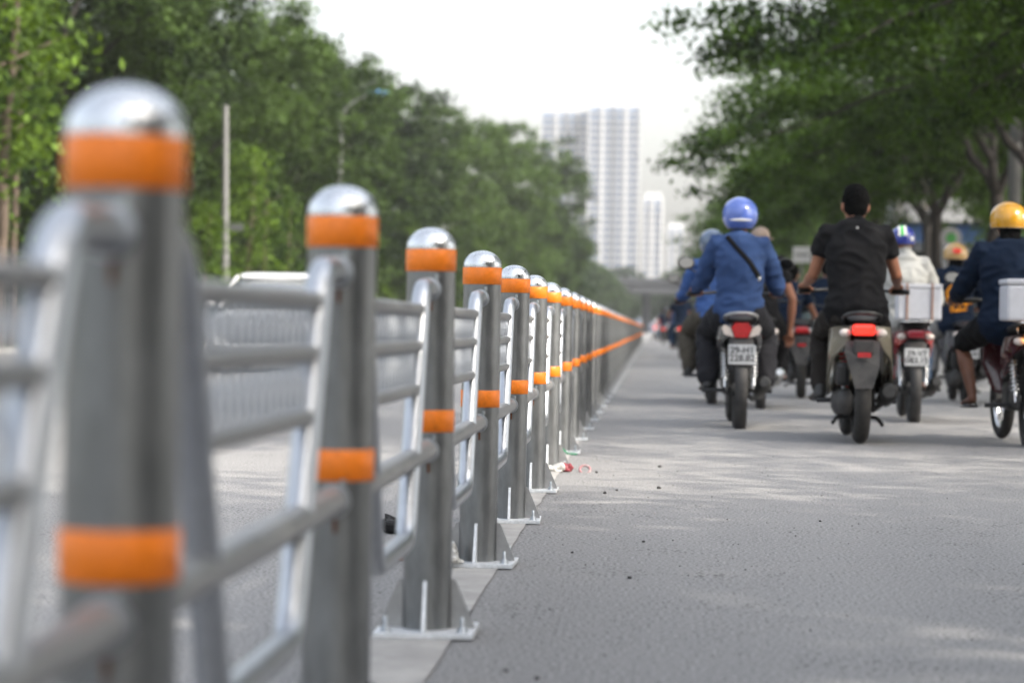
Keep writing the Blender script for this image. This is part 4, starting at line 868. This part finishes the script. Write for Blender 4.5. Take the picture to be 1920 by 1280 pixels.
# white jacket rider
motorbike('red motorbike carrying a white foam box, under the white jacket rider', 2.135, 19.8, -.03, dict(kind='underbone', paint=paint('bright_red_paint', (.32, .012, .012)), lamp=paint('dark_red_lens', (.25, .008, .02)), plate='29-V7\n083.15', rack=True, shock=M_chrome, mir=M_black), scale=.97)
person('rider in white jacket, blue jeans and blue helmet with a green stripe', 2.06, 19.9, -.03, dict(shirt=M_wh, jacket=True, pants=M_jean, helmet=M_hn, hr=(.115, .135, .118), low=.05, stripes=[(-.10, .016, M_hg), (-.30, .014, M_hw), (.10, .014, M_hw)], patches=[(.075, .0, (.022, .022), M_hw)], seed=14, collar=.05, loose=.042, bulk=1.05, skin=M_skin), scale=.945)
bx = thing('foam_box', 'white foam box strapped behind the white jacket rider', 'box', (2.15, 19.72, .828), -.03); link('box_body', MB().box((0, 0, .127), (.35, .33, .25), bev=.012), M_foam, bx); link('lid', MB().box((0, 0, .27), (.36, .34, .035), bev=.01), M_foam, bx)
for xx in (-.10, .10): link('strap', MB().box((xx, -.172, .14), (.014, .006, .29)).box((xx, 0, .291), (.014, .35, .006)), mat('brown_strap', (.30, .16, .10), .8), bx)
# helmet with red badge, patterned jacket
motorbike('black and silver scooter of the rider with patterned navy jacket', 3.25, 25.2, -.02, dict(kind='scooter', paint=paint('silver_grey_paint', (.12, .12, .13)), lamp=M_redlit, plate='29-X3\n517.46', shock=M_engine, mirrors=False))
person('rider in cream helmet with red badge and navy hoodie with orange and white print', 3.17, 25.25, -.02, dict(shirt=M_navy, jacket=True, pants=M_lt, helmet=M_hc, hair='long', low=.055, patches=[(0, .035, (.05, .035), M_hr)], seed=17, loose=.035, shoes=M_shoe,
       blobs=[(-.03, 1.30, (.035, .022), M_wh, 'print_flower'), (.02, 1.325, (.03, .025), M_wh, 'print_flower'), (-.02, 1.27, (.03, .018), M_wh, 'print_flower')],
       ribbons=[([(-.09, 1.05), (-.10, 1.18), (-.06, 1.24), (-.01, 1.20), (-.05, 1.14), (-.08, 1.13)], .016, M_or, 'print_lettering'), ([(-.06, 1.00), (-.02, 1.12), (.02, 1.02), (.05, 1.11), (.09, 1.03), (.12, 1.10), (.15, 1.06)], .014, M_or, 'print_lettering'), ([(-.07, .975), (.02, .985), (.10, .995)], .013, M_or, 'print_lettering')]), scale=.98)
# yellow helmet rider at the right edge
motorbike('red and black motorbike at the right edge with glowing amber lamp and yellow plate', 2.46, 15.75, .015, dict(kind='underbone', paint=paint('maroon_paint', (.06, .008, .012)), paint2=M_black, lamp=M_amberlit, plate='29-E1\n640.09', platem=M_platey, rack=True, shock=M_chrome, rim=M_chrome, mirrors=False, steer=.06), scale=.95)
person('rider in yellow helmet, navy jacket and black shorts at the right edge', 2.37, 15.95, .015, dict(shirt=M_navy, jacket=True, pants=M_bk, shorts=True, helmet=M_hy, hair='long', skin=M_skin2, seed=21, loose=.04, bulk=1.08, knee=.27, low=.06, patches=[(.09, .02, (.018, .018), M_hw)]), scale=.935)
bx = thing('foam_box', 'grey white foam box with red strap at the right picture edge', 'box', (2.46, 15.68, .808), .015); link('box_body', MB().box((0, 0, .115), (.42, .33, .23), bev=.02), M_foam, bx); link('lid', MB().box((0, 0, .25), (.43, .34, .035), bev=.012), M_foam, bx)
s_ = link('strap', MB().box((0, -.172, .12), (.014, .006, .30), rot=None).box((0, 0, .272), (.014, .35, .006)), mat('red_strap', (.5, .03, .03), .7), bx); s_.location[0] = .02
# far riders
motorbike('small distant motorbike left of the blue helmet rider', .74, 60, 0, dict(kind='underbone', paint=MATS['black_paint'], lamp=M_redlit, shock=M_engine))
person('small distant rider in dark blue clothes left of the blue helmet rider', .74, 60, 0, dict(shirt=M_navy, pants=M_jean, head='helmet', helmet=M_hbl, sleeve='short', seed=30))
fb = [o for o in bpy.data.objects if o.name.startswith('motorbike') and o.parent is None][-1]; fp = [o for o in bpy.data.objects if o.name.startswith('person') and o.parent is None]
for i, (x, y) in enumerate([(.9, 92), (2.6, 78), (.55, 112), (1.9, 125), (2.9, 100)]):
    b = copy_tree(fb); b.location = (x, y, 0); p = copy_tree(fp[(i * 2 + 1) % len(fp)]); p.location = (x, y, 0); p.scale = (1, 1, 1); p.rotation_euler = (0, 0, 0)
    k = ORD[[1, 0, 3, 4, 2][i]]; b['label'] = f'{k} tiny blurred motorbike in the distant traffic ahead'; p['label'] = f'rider on the {k} tiny blurred motorbike in the distant traffic'

# ------------------------------------------------------------------ litter and stones
def crumple(c, r, seed, m, name, label, cat):
    me = MB().ell((0, 0, r[2] * .6), r, 26, 16).mesh(name)
    for v in me.vertices:
        p = v.co * 22 + Vector((seed, 0, 0)); k = 1 + noise.noise(p) * .75 + noise.noise(p * 2.6) * .45; v.co = Vector((v.co.x * k, v.co.y * k, max(0.001, v.co.z * k)))
    me.polygons.foreach_set('use_smooth', [False] * len(me.polygons)); link(name, me, m, None, c, label=label, category=cat)
M_pl = mat('thin_white_plastic', (.5, .49, .46), .35, var=.2, vscale=40)
yb = lambda n: FY0 + FS * n
crumple((FX - .085, yb(4) - .10, .018), (.045, .035, .030), 3, M_pl, 'plastic_bag', 'crumpled white plastic on the base plate of the fourth post', 'litter')
crumple((FX + .02, yb(7) - .15, .002), (.055, .04, .022), 8, M_pl, 'plastic_cup', 'crushed white cup lying at the foot of the seventh post', 'litter')
crumple((FX + .10, yb(7) - .12, .002), (.03, .03, .022), 12, mat('red_litter', (.22, .035, .045), .4), 'food_wrapper', 'small crumpled red wrapper at the foot of the seventh post', 'litter')
link('bottle_ring', MB().torus((0, 0, .02), .026, .007, 'z', 20, 8), mat('pink_litter', (.28, .05, .07), .4, col2=(.36, .34, .33), vscale=30), None, (FX + .19, yb(7) - .10, .0), label='red and white ring of litter right of the seventh post', category='litter').rotation_euler[0] = .9
link('green_thread', MB().tube([(0, 0, .05), (.02, -.01, .03), (.05, -.01, .006), (.10, 0, .004)], .005, 6), mat('green_litter', (.03, .35, .15), .5), None, (FX + .0, yb(8) - .13, .0), label='green plastic thread at the foot of the eighth post', category='litter')
br = MB().box((0, 0, .022), (.10, .07, .045), bev=.006); link('brick_piece', br, mat('brick_fragment', (.38, .22, .17), .9, var=.2), None, (-.78, 7.35, 0), label='pale red brick fragment on the road left of the third post', category='rubble').rotation_euler[2] = .2
crumple((-.86, 8.3, 0), (.055, .05, .03), 21, M_hole, 'rubber_scrap', 'black rubber scrap on the road behind the third post', 'litter')
crumple((-.66, 4.9, 0), (.03, .02, .012), 25, mat('dry_leaf', (.09, .06, .04), .9), 'dry_leaf', 'curled dry leaf on the road left of the second post', 'leaf')
stone = []
for k in range(4):
    me = MB().ell((0, 0, .4), (1, .8, .6), 9, 6).mesh('pebble')
    for v in me.vertices: v.co *= 1 + noise.noise(v.co * 1.4 + Vector((k * 9, 0, 0))) * .5
    me.polygons.foreach_set('use_smooth', [False] * len(me.polygons)); me.materials.append(mat('dark_pebble', (.035, .033, .032), .9, var=.3, vscale=90)); stone.append(me)
PB = [(-.22, 4.92, .006, 'larger dark pebble on the road right of the third base plate'), (-.29, 5.02, .006, 'dark pebble nearest the base plate of the third post'), (-.05, 6.95, .007, 'dark pebble in the open road right of the fourth post'), (-.015, 8.15, .006, 'dark pebble alone right of the fifth post'),
      (.045, 10.9, .012, 'dark pebble right of the sixth post, biggest of the sharp ones'), (-.19, 10.5, .010, 'dark pebble just right of the sixth base plate'), (.055, 12.6, .010, 'dark pebble in line behind the biggest sharp one'), (-.14, 10.7, .007, 'small dark pebble between sixth post and biggest pebble'), (-.26, 12.0, .009, 'dark pebble beyond the sixth post on the road'), (-.24, 7.7, .006, 'dark pebble right of the fourth base plate'), (.65, 9.2, .006, 'dark pebble far out on the open road at right')]
for i, (x, y, r, lab) in enumerate(PB):
    o = link('pebble', stone[i % 4], None, None, (x, y, 0), label=lab, category='pebble', group='dark pebbles scattered on the road'); o.scale = (r,) * 3; o.rotation_euler[2] = i
g = MB(); base = stone[0]; bvx = [v.co.copy() for v in base.vertices]; bfx = [tuple(p.vertices) for p in base.polygons]
for i in range(520):
    y = random.uniform(3.5, 22); x = -.3 + random.uniform(-.6, 2.2); r = random.uniform(.0012, .0032)
    if abs(x - FX) < .15: continue
    g.add([(p.x * r + x, p.y * r + y, p.z * r) for p in bvx], bfx, False)
link('road_grit', g, MATS['dark_pebble'], None, kind='stuff', label='fine dark grit scattered over the road surface')

# ------------------------------------------------------------------ air
hz = MB().box((0, 700, 64), (1600, 1560, 130)); hm = bpy.data.materials.new('haze'); hm.use_nodes = True; n = hm.node_tree
for q in list(n.nodes):
    if q.type == 'BSDF_PRINCIPLED': n.nodes.remove(q)
pv = n.nodes.new('ShaderNodeVolumePrincipled'); pv.inputs['Color'].default_value = (.92, .94, .97, 1); pv.inputs['Density'].default_value = .0002; pv.inputs['Anisotropy'].default_value = .2
n.links.new(pv.outputs[0], n.nodes['Material Output'].inputs['Volume'])
link('haze', hz, hm, None, kind='stuff')
bpy.data.scenes.remove(SCR)
